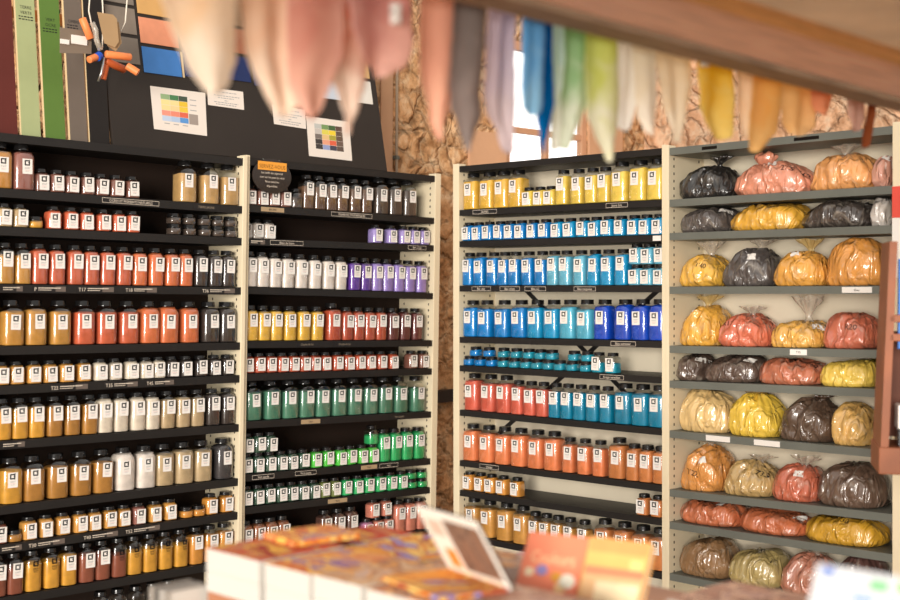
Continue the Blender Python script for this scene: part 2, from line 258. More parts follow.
# ------------------------------------------------------------------ colours and materials
def lin(c):
    c = c / 255.0
    return c / 12.92 if c <= 0.04045 else ((c + 0.055) / 1.055) ** 2.4
def rgb(r, g, b): return (lin(r), lin(g), lin(b), 1.0)
MATS = {}
def nodes(m): return m.node_tree.nodes, m.node_tree.links
def mat(name, col, rough=0.6, spec=0.4, metal=0.0, vary=0.0, scale=8.0, bump=0.0, bscale=40.0, coat=0.0):
    if name in MATS: return MATS[name]
    m = bpy.data.materials.new(name); m.use_nodes = True
    N, L = nodes(m); b = N['Principled BSDF']
    b.inputs['Base Color'].default_value = col
    b.inputs['Roughness'].default_value = rough
    b.inputs['Specular IOR Level'].default_value = spec
    b.inputs['Metallic'].default_value = metal
    b.inputs['Coat Weight'].default_value = coat
    b.inputs['Coat Roughness'].default_value = 0.12
    tc = None
    if vary or bump: tc = N.new('ShaderNodeTexCoord')
    if vary:
        t = N.new('ShaderNodeTexNoise'); t.inputs['Scale'].default_value = scale; t.inputs['Detail'].default_value = 5
        L.new(tc.outputs['Object'], t.inputs['Vector'])
        r = N.new('ShaderNodeMapRange'); r.inputs[1].default_value = .3; r.inputs[2].default_value = .7
        r.inputs[3].default_value = 1 - vary; r.inputs[4].default_value = 1 + vary
        L.new(t.outputs['Fac'], r.inputs[0])
        x = N.new('ShaderNodeMix'); x.data_type = 'RGBA'; x.blend_type = 'MULTIPLY'; x.inputs[0].default_value = 1
        x.inputs[6].default_value = col; L.new(r.outputs[0], x.inputs[7]); L.new(x.outputs[2], b.inputs['Base Color'])
    if bump:
        t2 = N.new('ShaderNodeTexNoise'); t2.inputs['Scale'].default_value = bscale; t2.inputs['Detail'].default_value = 4
        L.new(tc.outputs['Object'], t2.inputs['Vector'])
        bn = N.new('ShaderNodeBump'); bn.inputs['Strength'].default_value = bump; bn.inputs['Distance'].default_value = .01
        L.new(t2.outputs['Fac'], bn.inputs['Height']); L.new(bn.outputs['Normal'], b.inputs['Normal'])
    MATS[name] = m
    return m

def glass_mat(name, tint, gloss=0.08, lo=0.03, hi=0.45, rough=0.05, haze=None, hazef=0.0):
    """clear thin wall: straight see-through plus a mirror sheen that grows at grazing angles"""
    m = bpy.data.materials.new(name); m.use_nodes = True
    N, L = nodes(m); N.remove(N['Principled BSDF']); out = N['Material Output']
    tr = N.new('ShaderNodeBsdfTransparent'); tr.inputs[0].default_value = tint
    gl = N.new('ShaderNodeBsdfGlossy'); gl.inputs['Roughness'].default_value = rough; gl.inputs[0].default_value = (1, 1, 1, 1)
    lw = N.new('ShaderNodeLayerWeight'); lw.inputs[0].default_value = .35
    mr = N.new('ShaderNodeMapRange'); mr.inputs[3].default_value = lo; mr.inputs[4].default_value = hi
    L.new(lw.outputs['Facing'], mr.inputs[0])
    mx = N.new('ShaderNodeMixShader'); L.new(mr.outputs[0], mx.inputs[0]); L.new(tr.outputs[0], mx.inputs[1]); L.new(gl.outputs[0], mx.inputs[2])
    last = mx
    if haze:
        df = N.new('ShaderNodeBsdfDiffuse'); df.inputs[0].default_value = haze
        m2 = N.new('ShaderNodeMixShader'); m2.inputs[0].default_value = hazef
        L.new(mx.outputs[0], m2.inputs[1]); L.new(df.outputs[0], m2.inputs[2]); last = m2
    L.new(last.outputs[0], out.inputs[0])
    return m

def powder_mat():
    m = bpy.data.materials.new('pigment_powder'); m.use_nodes = True
    N, L = nodes(m); b = N['Principled BSDF']; b.inputs['Roughness'].default_value = .75; b.inputs['Specular IOR Level'].default_value = .2
    oi = N.new('ShaderNodeObjectInfo'); tc = N.new('ShaderNodeTexCoord')
    av = N.new('ShaderNodeVectorMath'); av.operation = 'ADD'
    cb = N.new('ShaderNodeCombineXYZ'); ml = N.new('ShaderNodeMath'); ml.operation = 'MULTIPLY'; ml.inputs[1].default_value = 9
    L.new(oi.outputs['Random'], ml.inputs[0]); L.new(ml.outputs[0], cb.inputs[0])
    L.new(tc.outputs['Object'], av.inputs[0]); L.new(cb.outputs[0], av.inputs[1])
    t = N.new('ShaderNodeTexNoise'); t.inputs['Scale'].default_value = 28; t.inputs['Detail'].default_value = 4
    L.new(av.outputs[0], t.inputs['Vector'])
    r = N.new('ShaderNodeMapRange'); r.inputs[1].default_value = .3; r.inputs[2].default_value = .75; r.inputs[3].default_value = .84; r.inputs[4].default_value = 1.14
    L.new(t.outputs['Fac'], r.inputs[0])
    x = N.new('ShaderNodeMix'); x.data_type = 'RGBA'; x.blend_type = 'MULTIPLY'; x.inputs[0].default_value = 1
    L.new(oi.outputs['Color'], x.inputs[6]); L.new(r.outputs[0], x.inputs[7]); L.new(x.outputs[2], b.inputs['Base Color'])
    return m

def bag_mat(name, col, film):
    """plastic film over powder: broad tone changes, fine wrinkles, a glossy skin"""
    m = bpy.data.materials.new(name); m.use_nodes = True
    N, L = nodes(m); b = N['Principled BSDF']
    b.inputs['Roughness'].default_value = .42 if film == 'clear' else .34
    b.inputs['Specular IOR Level'].default_value = .4
    b.inputs['Coat Weight'].default_value = 1.0; b.inputs['Coat IOR'].default_value = 1.7; b.inputs['Coat Roughness'].default_value = .10
    tc = N.new('ShaderNodeTexCoord')
    t = N.new('ShaderNodeTexNoise'); t.inputs['Scale'].default_value = 11; t.inputs['Detail'].default_value = 6; t.inputs['Distortion'].default_value = 1.2
    L.new(tc.outputs['Object'], t.inputs['Vector'])
    r = N.new('ShaderNodeMapRange'); r.inputs[1].default_value = .32; r.inputs[2].default_value = .7; r.inputs[3].default_value = .82; r.inputs[4].default_value = 1.22
    L.new(t.outputs['Fac'], r.inputs[0])
    x = N.new('ShaderNodeMix'); x.data_type = 'RGBA'; x.blend_type = 'MULTIPLY'; x.inputs[0].default_value = 1; x.inputs[6].default_value = col
    L.new(r.outputs[0], x.inputs[7])
    # milky film haze and sheen painted into the colour as pale noise patches
    f1 = N.new('ShaderNodeTexNoise'); f1.inputs['Scale'].default_value = 9; f1.inputs['Detail'].default_value = 3; f1.inputs['Distortion'].default_value = 2.5
    fm = N.new('ShaderNodeMapping'); fm.inputs['Location'].default_value = (3, 1, 2); fm.inputs['Scale'].default_value = (1.6, 1, .6); L.new(tc.outputs['Object'], fm.inputs[0]); L.new(fm.outputs[0], f1.inputs['Vector'])
    fr = N.new('ShaderNodeMapRange'); fr.inputs[1].default_value = .56; fr.inputs[2].default_value = .72; fr.inputs[4].default_value = .38 if film == 'clear' else .16; L.new(f1.outputs['Fac'], fr.inputs[0])
    fx = N.new('ShaderNodeMix'); fx.data_type = 'RGBA'; fx.inputs[7].default_value = rgb(206, 194, 178); L.new(fr.outputs[0], fx.inputs[0]); L.new(x.outputs[2], fx.inputs[6])
    L.new(fx.outputs[2], b.inputs['Base Color'])
    mp = N.new('ShaderNodeMapping'); mp.inputs['Scale'].default_value = (1.0, .7, .55); L.new(tc.outputs['Object'], mp.inputs[0])
    w = N.new('ShaderNodeTexNoise'); w.inputs['Scale'].default_value = 17; w.inputs['Detail'].default_value = 2; w.inputs['Distortion'].default_value = 1.6
    L.new(mp.outputs[0], w.inputs['Vector'])
    ra = N.new('ShaderNodeMath'); ra.operation = 'SUBTRACT'; ra.inputs[1].default_value = .5; L.new(w.outputs['Fac'], ra.inputs[0])
    ab = N.new('ShaderNodeMath'); ab.operation = 'SMOOTH_MAX'; ab.inputs[1].default_value = -.04; ab.inputs[2].default_value = .12; L.new(ra.outputs[0], ab.inputs[0])
    bn = N.new('ShaderNodeBump'); bn.inputs['Strength'].default_value = .75; bn.inputs['Distance'].default_value = .05
    L.new(ab.outputs[0], bn.inputs['Height']); L.new(bn.outputs['Normal'], b.inputs['Normal']); L.new(bn.outputs['Normal'], b.inputs['Coat Normal'])
    return m

def cloth_mat(name, c1, c2, zlo, zhi, patch=.45):
    """dyed muslin: two dyes run into each other in uneven patches, paler towards the dipped tip; light comes through"""
    m = bpy.data.materials.new(name); m.use_nodes = True
    N, L = nodes(m); N.remove(N['Principled BSDF']); out = N['Material Output']
    tc = N.new('ShaderNodeTexCoord')
    t = N.new('ShaderNodeTexNoise'); t.inputs['Scale'].default_value = 16; t.inputs['Detail'].default_value = 3; t.inputs['Distortion'].default_value = .8
    L.new(tc.outputs['Object'], t.inputs['Vector'])
    sx = N.new('ShaderNodeSeparateXYZ'); L.new(tc.outputs['Object'], sx.inputs[0])
    mr = N.new('ShaderNodeMapRange'); mr.inputs[1].default_value = zhi; mr.inputs[2].default_value = zlo; mr.inputs[3].default_value = 0; mr.inputs[4].default_value = 1
    L.new(sx.outputs['Z'], mr.inputs[0])
    mu = N.new('ShaderNodeMath'); mu.operation = 'MULTIPLY_ADD'; mu.inputs[1].default_value = .55; L.new(mr.outputs[0], mu.inputs[0])
    sb = N.new('ShaderNodeMath'); sb.operation = 'SUBTRACT'; sb.inputs[1].default_value = patch; L.new(t.outputs['Fac'], sb.inputs[0]); L.new(sb.outputs[0], mu.inputs[2])
    cl = N.new('ShaderNodeMapRange'); cl.inputs[1].default_value = .05; cl.inputs[2].default_value = .55; L.new(mu.outputs[0], cl.inputs[0])
    x = N.new('ShaderNodeMix'); x.data_type = 'RGBA'; x.inputs[6].default_value = c1; x.inputs[7].default_value = c2; L.new(cl.outputs[0], x.inputs[0])
    d = N.new('ShaderNodeBsdfDiffuse'); tl = N.new('ShaderNodeBsdfTranslucent'); L.new(x.outputs[2], d.inputs[0]); L.new(x.outputs[2], tl.inputs[0])
    ms = N.new('ShaderNodeMixShader'); ms.inputs[0].default_value = .55; L.new(d.outputs[0], ms.inputs[1]); L.new(tl.outputs[0], ms.inputs[2])
    L.new(ms.outputs[0], out.inputs[0])
    return m

def stone_mat(name, base, dark, light, scale=5.0, crack=.5):
    m = bpy.data.materials.new(name); m.use_nodes = True
    N, L = nodes(m); b = N['Principled BSDF']; b.inputs['Roughness'].default_value = .95; b.inputs['Specular IOR Level'].default_value = .1
    tc = N.new('ShaderNodeTexCoord')
    n0 = N.new('ShaderNodeTexNoise'); n0.inputs['Scale'].default_value = 3.2; n0.inputs['Detail'].default_value = 4
    L.new(tc.outputs['Object'], n0.inputs['Vector'])
    mxv = N.new('ShaderNodeVectorMath'); mxv.operation = 'MULTIPLY_ADD'; mxv.inputs[1].default_value = (.42, .42, .42)
    L.new(n0.outputs['Color'], mxv.inputs[0]); L.new(tc.outputs['Object'], mxv.inputs[2])
    mp = N.new('ShaderNodeMapping'); mp.inputs['Scale'].default_value = (1, 1, 1.35); L.new(mxv.outputs[0], mp.inputs[0])
    v = N.new('ShaderNodeTexVoronoi'); v.feature = 'DISTANCE_TO_EDGE'; v.inputs['Scale'].default_value = scale; L.new(mp.outputs[0], v.inputs['Vector'])
    v2 = N.new('ShaderNodeTexVoronoi'); v2.inputs['Scale'].default_value = scale; L.new(mp.outputs[0], v2.inputs['Vector'])
    n1 = N.new('ShaderNodeTexNoise'); n1.inputs['Scale'].default_value = 9; n1.inputs['Detail'].default_value = 8; n1.inputs['Roughness'].default_value = .65
    L.new(tc.outputs['Object'], n1.inputs['Vector'])
    cr = N.new('ShaderNodeValToRGB'); e = cr.color_ramp.elements
    e[0].position = .3; e[0].color = dark; e[1].position = .68; e[1].color = light
    k = e.new(.5); k.color = base
    L.new(n1.outputs['Fac'], cr.inputs[0])
    bw = N.new('ShaderNodeRGBToBW'); L.new(v2.outputs['Color'], bw.inputs[0])
    tone = N.new('ShaderNodeMapRange'); tone.inputs[3].default_value = .78; tone.inputs[4].default_value = 1.2; L.new(bw.outputs[0], tone.inputs[0])
    hs = N.new('ShaderNodeMix'); hs.data_type = 'RGBA'; hs.blend_type = 'MULTIPLY'; hs.inputs[0].default_value = 1
    L.new(cr.outputs[0], hs.inputs[6]); L.new(tone.outputs[0], hs.inputs[7])
    n3 = N.new('ShaderNodeTexNoise'); n3.inputs['Scale'].default_value = 7; n3.inputs['Detail'].default_value = 7; n3.inputs['Distortion'].default_value = 1.8; n3.inputs['Roughness'].default_value = .6
    L.new(tc.outputs['Object'], n3.inputs['Vector'])
    crk = N.new('ShaderNodeMapRange'); crk.inputs[1].default_value = .36; crk.inputs[2].default_value = .46; crk.inputs[3].default_value = crack; crk.inputs[4].default_value = 1
    L.new(n3.outputs['Fac'], crk.inputs[0])
    mm = N.new('ShaderNodeMix'); mm.data_type = 'RGBA'; mm.blend_type = 'MULTIPLY'; mm.inputs[0].default_value = 1
    L.new(hs.outputs[2], mm.inputs[6]); L.new(crk.outputs[0], mm.inputs[7])
    # joints between the stones: here packed with pale mortar, there open and dark
    ed = N.new('ShaderNodeMapRange'); ed.inputs[1].default_value = 0; ed.inputs[2].default_value = .07; ed.inputs[3].default_value = .4; ed.inputs[4].default_value = 0
    L.new(v.outputs['Distance'], ed.inputs[0])
    jt = N.new('ShaderNodeMix'); jt.data_type = 'RGBA'; jt.inputs[6].default_value = dark; jt.inputs[7].default_value = light
    jr = N.new('ShaderNodeMapRange'); jr.inputs[1].default_value = .42; jr.inputs[2].default_value = .52; L.new(n0.outputs['Fac'], jr.inputs[0]); L.new(jr.outputs[0], jt.inputs[0])
    mo = N.new('ShaderNodeMix'); mo.data_type = 'RGBA'; L.new(jt.outputs[2], mo.inputs[7]); L.new(ed.outputs[0], mo.inputs[0]); L.new(mm.outputs[2], mo.inputs[6])
    L.new(mo.outputs[2], b.inputs['Base Color'])
    hh = N.new('ShaderNodeMath'); hh.operation = 'MULTIPLY_ADD'; hh.inputs[1].default_value = 1.0
    sm = N.new('ShaderNodeMapRange'); sm.inputs[2].default_value = .12; sm.inputs[4].default_value = .6; L.new(v.outputs['Distance'], sm.inputs[0])
    L.new(n3.outputs['Fac'], hh.inputs[0]); L.new(sm.outputs[0], hh.inputs[2])
    bn = N.new('ShaderNodeBump'); bn.inputs['Strength'].default_value = .9; bn.inputs['Distance'].default_value = .05
    L.new(hh.outputs[0], bn.inputs['Height']); L.new(bn.outputs['Normal'], b.inputs['Normal'])
    return m

def print_mat(name, cols, scale=6.0, seed=0.0):
    """printed cover picture: soft blocks of colour"""
    m = bpy.data.materials.new(name); m.use_nodes = True
    N, L = nodes(m); b = N['Principled BSDF']; b.inputs['Roughness'].default_value = .7; b.inputs['Specular IOR Level'].default_value = .2
    tc = N.new('ShaderNodeTexCoord'); mp = N.new('ShaderNodeMapping'); mp.inputs['Location'].default_value = (seed * 3.1, seed * 1.7, seed)
    mp.inputs['Scale'].default_value = (1, 1.9, 1)
    L.new(tc.outputs['Object'], mp.inputs[0])
    v = N.new('ShaderNodeTexNoise'); v.inputs['Scale'].default_value = scale; v.inputs['Detail'].default_value = 2; v.inputs['Distortion'].default_value = 1.0
    L.new(mp.outputs[0], v.inputs['Vector'])
    cr = N.new('ShaderNodeValToRGB'); cr.color_ramp.interpolation = 'CONSTANT'
    e = cr.color_ramp.elements; n = len(cols)
    e[0].position = 0; e[0].color = cols[0]; e[1].position = .36 + .28 * (n - 1) / n; e[1].color = cols[-1]
    for i in range(1, n - 1):
        q = e.new(.36 + .28 * i / n); q.color = cols[i]
    L.new(v.outputs['Fac'], cr.inputs[0]); L.new(cr.outputs[0], b.inputs['Base Color'])
    return m

# ------------------------------------------------------------------ mesh builder
class MB:
    def __init__(s): s.v = []; s.f = []; s.mi = []
    def face(s, pts, mi=0):
        b = len(s.v); s.v += [Vector(p) for p in pts]; s.f.append(tuple(range(b, b + len(pts)))); s.mi.append(mi)
    def add(s, vs, fs, mi=0):
        b = len(s.v); s.v += [Vector(p) for p in vs]
        for f in fs: s.f.append(tuple(b + i for i in f)); s.mi.append(mi)
    def box(s, lo, hi, mi=0, bev=0.0):
        x0, y0, z0 = lo; x1, y1, z1 = hi
        if bev <= 0:
            vs = [(x0, y0, z0), (x1, y0, z0), (x1, y1, z0), (x0, y1, z0), (x0, y0, z1), (x1, y0, z1), (x1, y1, z1), (x0, y1, z1)]
            s.add(vs, [(0, 3, 2, 1), (4, 5, 6, 7), (0, 1, 5, 4), (1, 2, 6, 5), (2, 3, 7, 6), (3, 0, 4, 7)], mi)
        else:
            import bmesh
            bm = bmesh.new(); bmesh.ops.create_cube(bm, size=1)
            for v in bm.verts: v.co = Vector(((x0 + x1) / 2 + v.co.x * (x1 - x0), (y0 + y1) / 2 + v.co.y * (y1 - y0), (z0 + z1) / 2 + v.co.z * (z1 - z0)))
            bmesh.ops.bevel(bm, geom=bm.edges[:], offset=min(bev, .45 * min(x1 - x0, y1 - y0, z1 - z0)), segments=2, profile=.6, affect='EDGES')
            bm.verts.index_update(); s.add([v.co.copy() for v in bm.verts], [[v.index for v in f.verts] for f in bm.faces], mi); bm.free()
    def rings(s, rs, mi=0, cap0=True, cap1=True):
        n = len(rs[0]); b = len(s.v)
        for r in rs: s.v += [Vector(p) for p in r]
        for i in range(len(rs) - 1):
            for j in range(n):
                k = (j + 1) % n
                s.f.append((b + i * n + j, b + i * n + k, b + (i + 1) * n + k, b + (i + 1) * n + j)); s.mi.append(mi)
        if cap0: s.f.append(tuple(b + j for j in reversed(range(n)))); s.mi.append(mi)
        if cap1: s.f.append(tuple(b + (len(rs) - 1) * n + j for j in range(n))); s.mi.append(mi)
    def tube(s, path, r, seg=8, mi=0):
        path = [Vector(p) for p in path]; rs = []
        for i, p in enumerate(path):
            d = (path[min(i + 1, len(path) - 1)] - path[max(i - 1, 0)]).normalized()
            a = d.cross(Vector((0, 0, 1)) if abs(d.z) < .9 else Vector((1, 0, 0))).normalized(); c = d.cross(a)
            rr = r[i] if isinstance(r, (list, tuple)) else r
            rs.append([p + (a * math.cos(t * 2 * PI / seg) + c * math.sin(t * 2 * PI / seg)) * rr for t in range(seg)])
        s.rings(rs, mi)
    def xform(s, M):
        s.v = [M @ v for v in s.v]; return s
    def mesh(s, name, mats, smooth=False):
        me = bpy.data.meshes.new(name); me.from_pydata([tuple(v) for v in s.v], [], s.f)
        for m in mats: me.materials.append(m)
        me.polygons.foreach_set('material_index', s.mi)
        if smooth:
            me.polygons.foreach_set('use_smooth', [True] * len(s.f))
            if smooth != 'all': me.set_sharp_from_angle(angle=math.radians(smooth if smooth > 1 else 42))
        me.update(); return me
    def build(s, name, mats, parent=None, smooth=False):
        return link(name, s.mesh(name, mats if isinstance(mats, (list, tuple)) else [mats], smooth), parent)

def link(name, data, parent=None):
    o = bpy.data.objects.new(name, data); COL.objects.link(o)
    if parent: o.parent = parent
    return o
def tag(o, label, cat, group=None):
    o['label'] = label; o['category'] = cat
    if group: o['group'] = group
    return o
def thing(name, label, cat, M, group=None):
    o = bpy.data.objects.new(name, None); o.empty_display_size = .05; COL.objects.link(o); o.matrix_world = M
    return tag(o, label, cat, group)
def struct(o): o['kind'] = 'structure'; return o
def frame(origin, x, y, z):
    M = Matrix.Identity(4)
    for i in range(3): M[i][0] = x[i]; M[i][1] = y[i]; M[i][2] = z[i]; M[i][3] = origin[i]
    return M
_txt = {}
def text_geo(t, size=1.0):
    """flat letters in the xz plane facing -y; returns verts, faces, width"""
    if t not in _txt:
        cu = bpy.data.curves.new('t', 'FONT'); cu.body = t; cu.size = 1; cu.resolution_u = 2
        o = bpy.data.objects.new('t', cu); COL.objects.link(o)
        dg = bpy.context.evaluated_depsgraph_get(); me = bpy.data.meshes.new_from_object(o.evaluated_get(dg))
        _txt[t] = ([v.co.copy() for v in me.vertices], [tuple(p.vertices) for p in me.polygons])
        bpy.data.meshes.remove(me); bpy.data.objects.remove(o); bpy.data.curves.remove(cu)
    vs, fs = _txt[t]
    x0 = min(v.x for v in vs); x1 = max(v.x for v in vs)
    return [((v.x - x0) * size, 0, v.y * size) for v in vs], fs, (x1 - x0) * size
def text_fit(mb, t, x0, x1, y, z, h, mi, center=True):
    vs, fs, w = text_geo(t); sx = min(h * 1.4, (x1 - x0) / max(w, 1e-6)); 
    off = (x0 + x1) / 2 - w * sx / 2 if center else x0
    mb.add([(off + v[0] * sx, y, z + v[2] * h * 1.4) for v in vs], fs, mi)

# ------------------------------------------------------------------ camera
cam = bpy.data.cameras.new('camera'); co = bpy.data.objects.new('camera', cam); COL.objects.link(co)
R = CAM_ROT
co.matrix_world = Matrix(((R[0], R[1], R[2], 0), (R[3], R[4], R[5], 0), (R[6], R[7], R[8], 1.65), (0, 0, 0, 1)))
cam.lens = CAM_LENS; cam.sensor_width = 36; cam.clip_start = .05; cam.clip_end = 60
cam.dof.use_dof = True; cam.dof.focus_distance = 6.3; cam.dof.aperture_fstop = 2.2; cam.dof.aperture_blades = 0
SC.camera = co

# ------------------------------------------------------------------ shared materials
M_black = mat('black_laminate', rgb(34, 31, 29), .5, .35, vary=.12, scale=5, bump=.05)
M_blackback = mat('dark_back_board', rgb(38, 27, 21), .7, .2, vary=.15, scale=3)
M_cream = mat('cream_steel', rgb(232, 216, 184), .55, .3, vary=.04, scale=4)
M_creamback = mat('cream_back_board', rgb(226, 214, 190), .7, .2, vary=.05, scale=3)
M_grey = mat('grey_steel', rgb(106, 108, 100), .5, .4, vary=.08, scale=6)
M_hole = mat('peg_hole', rgb(30, 24, 20), .8, .1)
M_lid = mat('black_lid_plastic', rgb(22, 21, 21), .17, .6)
M_white = mat('white_sticker', rgb(238, 232, 224), .55, .3)
M_ink = mat('black_ink', rgb(28, 27, 30), .6, .2)
M_greyink = mat('grey_ink', rgb(168, 164, 162), .6, .2)
M_redink = mat('pale_red_ink', rgb(222, 178, 172), .6, .2)
M_glass = glass_mat('jar_glass', (.97, .97, .95, 1), lo=.07, hi=.42, rough=.13)
M_powder = powder_mat()
M_plate = mat('label_plate_black', rgb(34, 31, 30), .4, .4)
M_plategrey = mat('label_plate_grey', rgb(104, 92, 84), .4, .5, vary=.1, scale=20)
M_letter = mat('cream_lettering', rgb(226, 212, 194), .6, .2)
M_letterdim = mat('worn_lettering', rgb(150, 136, 118), .6, .2)
M_tan = mat('label_tan', rgb(176, 150, 116), .5, .3)
M_wood = mat('brown_wood', rgb(150, 86, 52), .5, .35, vary=.2, scale=7)
M_paleposts = mat('pale_wood', rgb(214, 190, 152), .6, .3, vary=.08, scale=6)

POWDER = dict(
 ochre_orange=(214, 146, 62, 'ochre orange'), dusty_pink=(160, 100, 88, 'dusty pink'), mauve_brown=(138, 88, 74, 'mauve brown'), sand_ochre=(204, 160, 100, 'sandy ochre'),
 pale_sand=(206, 172, 124, 'pale sand'), yellow_ochre=(228, 162, 54, 'yellow ochre'), vermilion=(230, 106, 70, 'vermilion red'), dark_taupe=(84, 70, 62, 'dark taupe'),
 ochre=(210, 148, 64, 'ochre'), terracotta=(218, 100, 64, 'terracotta red'), burnt_orange=(232, 118, 68, 'burnt orange'), charcoal=(64, 54, 50, 'charcoal black'),
 amber=(222, 156, 72, 'amber'), cream=(236, 220, 200, 'cream white'), sand=(196, 168, 128, 'sand beige'), dark_ochre=(190, 130, 56, 'dark ochre'), white=(244, 230, 220, 'chalk white'),
 dark_grey=(70, 66, 68, 'dark grey'), red_brown=(150, 80, 58, 'red brown'), orange_amber=(232, 154, 62, 'orange amber'), umber=(110, 80, 60, 'umber brown'), rust_brown=(156, 94, 60, 'rust brown'), cocoa=(98, 66, 56, 'cocoa brown'),
 lavender=(176, 154, 226, 'lavender'), purple=(106, 62, 168, 'deep purple'), lilac=(166, 140, 222, 'lilac'), sun_yellow=(246, 190, 66, 'sun yellow'), brick_red=(196, 82, 52, 'brick red'),
 maroon=(106, 52, 50, 'maroon'), malachite=(78, 134, 108, 'malachite green'), bottle_green=(44, 78, 58, 'bottle green'), bright_green=(80, 208, 66, 'bright green'), emerald=(46, 184, 104, 'emerald green'),
 olive=(124, 134, 72, 'olive green'), orchid_pink=(206, 136, 176, 'orchid pink'), salmon=(224, 134, 112, 'salmon pink'), lemon_yellow=(254, 214, 84, 'lemon yellow'),
 azure=(0, 136, 222, 'azure blue'), cerulean=(10, 162, 224, 'cerulean blue'), sky_blue=(104, 196, 230, 'sky blue'), turquoise=(84, 192, 228, 'turquoise'), ultramarine=(10, 76, 210, 'ultramarine blue'),
 teal=(26, 160, 190, 'teal'), coral_red=(232, 102, 80, 'coral red'), peacock=(0, 140, 182, 'peacock blue'), tangerine=(252, 138, 84, 'tangerine orange'), pumpkin=(226, 136, 74, 'pumpkin orange'))

# ------------------------------------------------------------------ jars
JT = dict(L=dict(w=.097, h=.194, name='large_pigment_jar', word='big'), M=dict(w=.074, h=.174, name='slim_pigment_jar', word='tall slim'),
          S=dict(w=.068, h=.098, name='small_pigment_jar', word='small'), F=dict(w=.062, h=.05, name='flat_pigment_pot', word='flat'))
def sq_ring(half, n, z, N=32):
    out = []
    for i in range(N):
        a = 2 * PI * (i + .5) / N; c, s = math.cos(a), math.sin(a)
        r = half / ((abs(c) ** n + abs(s) ** n) ** (1 / n)); out.append((r * c, r * s, z))
    return out
def jar_profile(t):
    w, h = JT[t]['w'] / 2, JT[t]['h']
    if t == 'F':
        return [(w * .9, 3, 0), (w, 3.2, .004), (w, 3.2, h * .6), (w * .93, 2.6, h * .66), (w * .86, 2, h * .7), (w * .86, 2, h * .74)], (w * .93, h * .68, h)
    lid = {'L': .132, 'M': .125, 'S': .17}[t]; sh = {'L': .70, 'M': .74, 'S': .66}[t]
    zt = 1 - lid; lr = {'L': .66, 'M': .74, 'S': .76}[t]
    prof = [(w * .88, 3.6, 0), (w * .97, 3.9, .003), (w, 3.5, .008), (w, 3.5, h * sh), (w * .975, 3.3, h * (sh + (zt - sh) * .3)), (w * .90, 3.2, h * (sh + (zt - sh) * .6)),
            (w * .78, 2.6, h * (sh + (zt - sh) * .85)), (w * lr * .93, 2, h * zt), (w * lr * .9, 2, h * (zt + .03))]
    return prof, (w * lr, h * (zt + .012), h)
JM = {}
def jar_mesh(t, kind, fill=None):
    key = (t, kind, fill)
    if key in JM: return JM[key]
    prof, (lr, lz0, lz1) = jar_profile(t); mb = MB()
    if kind == 'glass':
        mb.rings([sq_ring(*p) for p in prof]); me = mb.mesh('jar_glass_body', [M_glass], 'all')
    elif kind == 'powder':
        zf = JT[t]['h'] * fill * (lz0 / JT[t]['h']) ; i_ = .0016; rs = []
        for k, (r, n, z) in enumerate(prof):
            if z >= zf: break
            rs.append((r - i_, n, max(z, .002)))
        last = prof[min(k, len(prof) - 1)]; pr = prof[k - 1]
        u = (zf - pr[2]) / max(1e-6, last[2] - pr[2]); rs.append((pr[0] + (last[0] - pr[0]) * u - i_, pr[1] + (last[1] - pr[1]) * u, zf))
        rings = [sq_ring(*p) for p in rs]
        rings[-1] = [(p[0], p[1], p[2] + .004 * math.sin(p[0] * 60 + p[1] * 35)) for p in rings[-1]]
        rings.append([(p[0] * .4, p[1] * .4, zf + .006) for p in rings[-1]])
        mb.rings(rings); me = mb.mesh('jar_powder', [M_powder], 35)
    elif kind == 'lid':
        N = 36; rs = []
        for r, z in ((lr, lz0), (lr * 1.03, lz0 + .001), (lr * 1.03, lz0 + (lz1 - lz0) * .2), (lr, lz0 + (lz1 - lz0) * .28), (lr, lz1 - .0025), (lr * .96, lz1), (lr * .84, lz1), (lr * .82, lz1 - .001)):
            rs.append([(r * math.cos(2 * PI * j / N) * (1 + (.012 if j % 2 else 0)), r * math.sin(2 * PI * j / N) * (1 + (.012 if j % 2 else 0)), z) for j in range(N)])
        mb.rings(rs); me = mb.mesh('jar_lid', [M_lid], 40)
    else:
        clear = kind == 'print'
        if not clear:
            mb.box((-.0225, 0, 0), (.0225, .0005, .064), 0)
        def bar(x0, x1, z0, z1, mi=1): mb.box((x0, -.0004, z0), (x1, -.0001, z1), mi)
        # square ring mark with a little tail at its foot and a flag at its top right
        bar(-.0115, .010, .0530, .0585); bar(-.0130, -.0075, .0375, .0565); bar(.0060, .0112, .0395, .0570); bar(-.0115, .004, .0355, .0410)
        mb.face([(.001, -.0004, .0405), (.006, -.0004, .0345), (.011, -.0004, .0345), (.0085, -.0004, .0405)], 1)
        bar(.0085, .0125, .0575, .0605); bar(.003, .008, .046, .050)
        ink2 = 1 if clear else 2
        bar(-.013, .013, .0262, .028, ink2); bar(-.013, .009, .0222, .0238, ink2); bar(-.013, .012, .016, .0175, 3 if not clear else 1); bar(-.010, .008, .011, .0125, ink2)
        me = mb.mesh('jar_sticker', [M_white, M_ink, M_greyink, M_redink], False)
    JM[key] = me
    return me

RACK_WORD = {'A': 'far left rack', 'B': 'green jar rack', 'C': 'blue jar rack', 'D': 'bag rack'}
ORD = ['', 'first', 'second', 'third', 'fourth', 'fifth', 'sixth', 'seventh', 'eighth', 'ninth', 'tenth', 'eleventh', 'twelfth', 'thirteenth', 'fourteenth', 'fifteenth', 'sixteenth', 'seventeenth', 'eighteenth', 'nineteenth', 'twentieth']
def rack_frame(u):
    q = RACKS[u]; a = q['axes']
    return frame(q['origin'], (a[0], a[3], a[6]), (a[1], a[4], a[7]), (a[2], a[5], a[8]))
RF = {u: rack_frame(u) for u in RACKS}
def shelf_z(u, k, x):
    q = RACKS[u]; a, b = q['levels'][k]; return a + (b - a) * x / q['width']

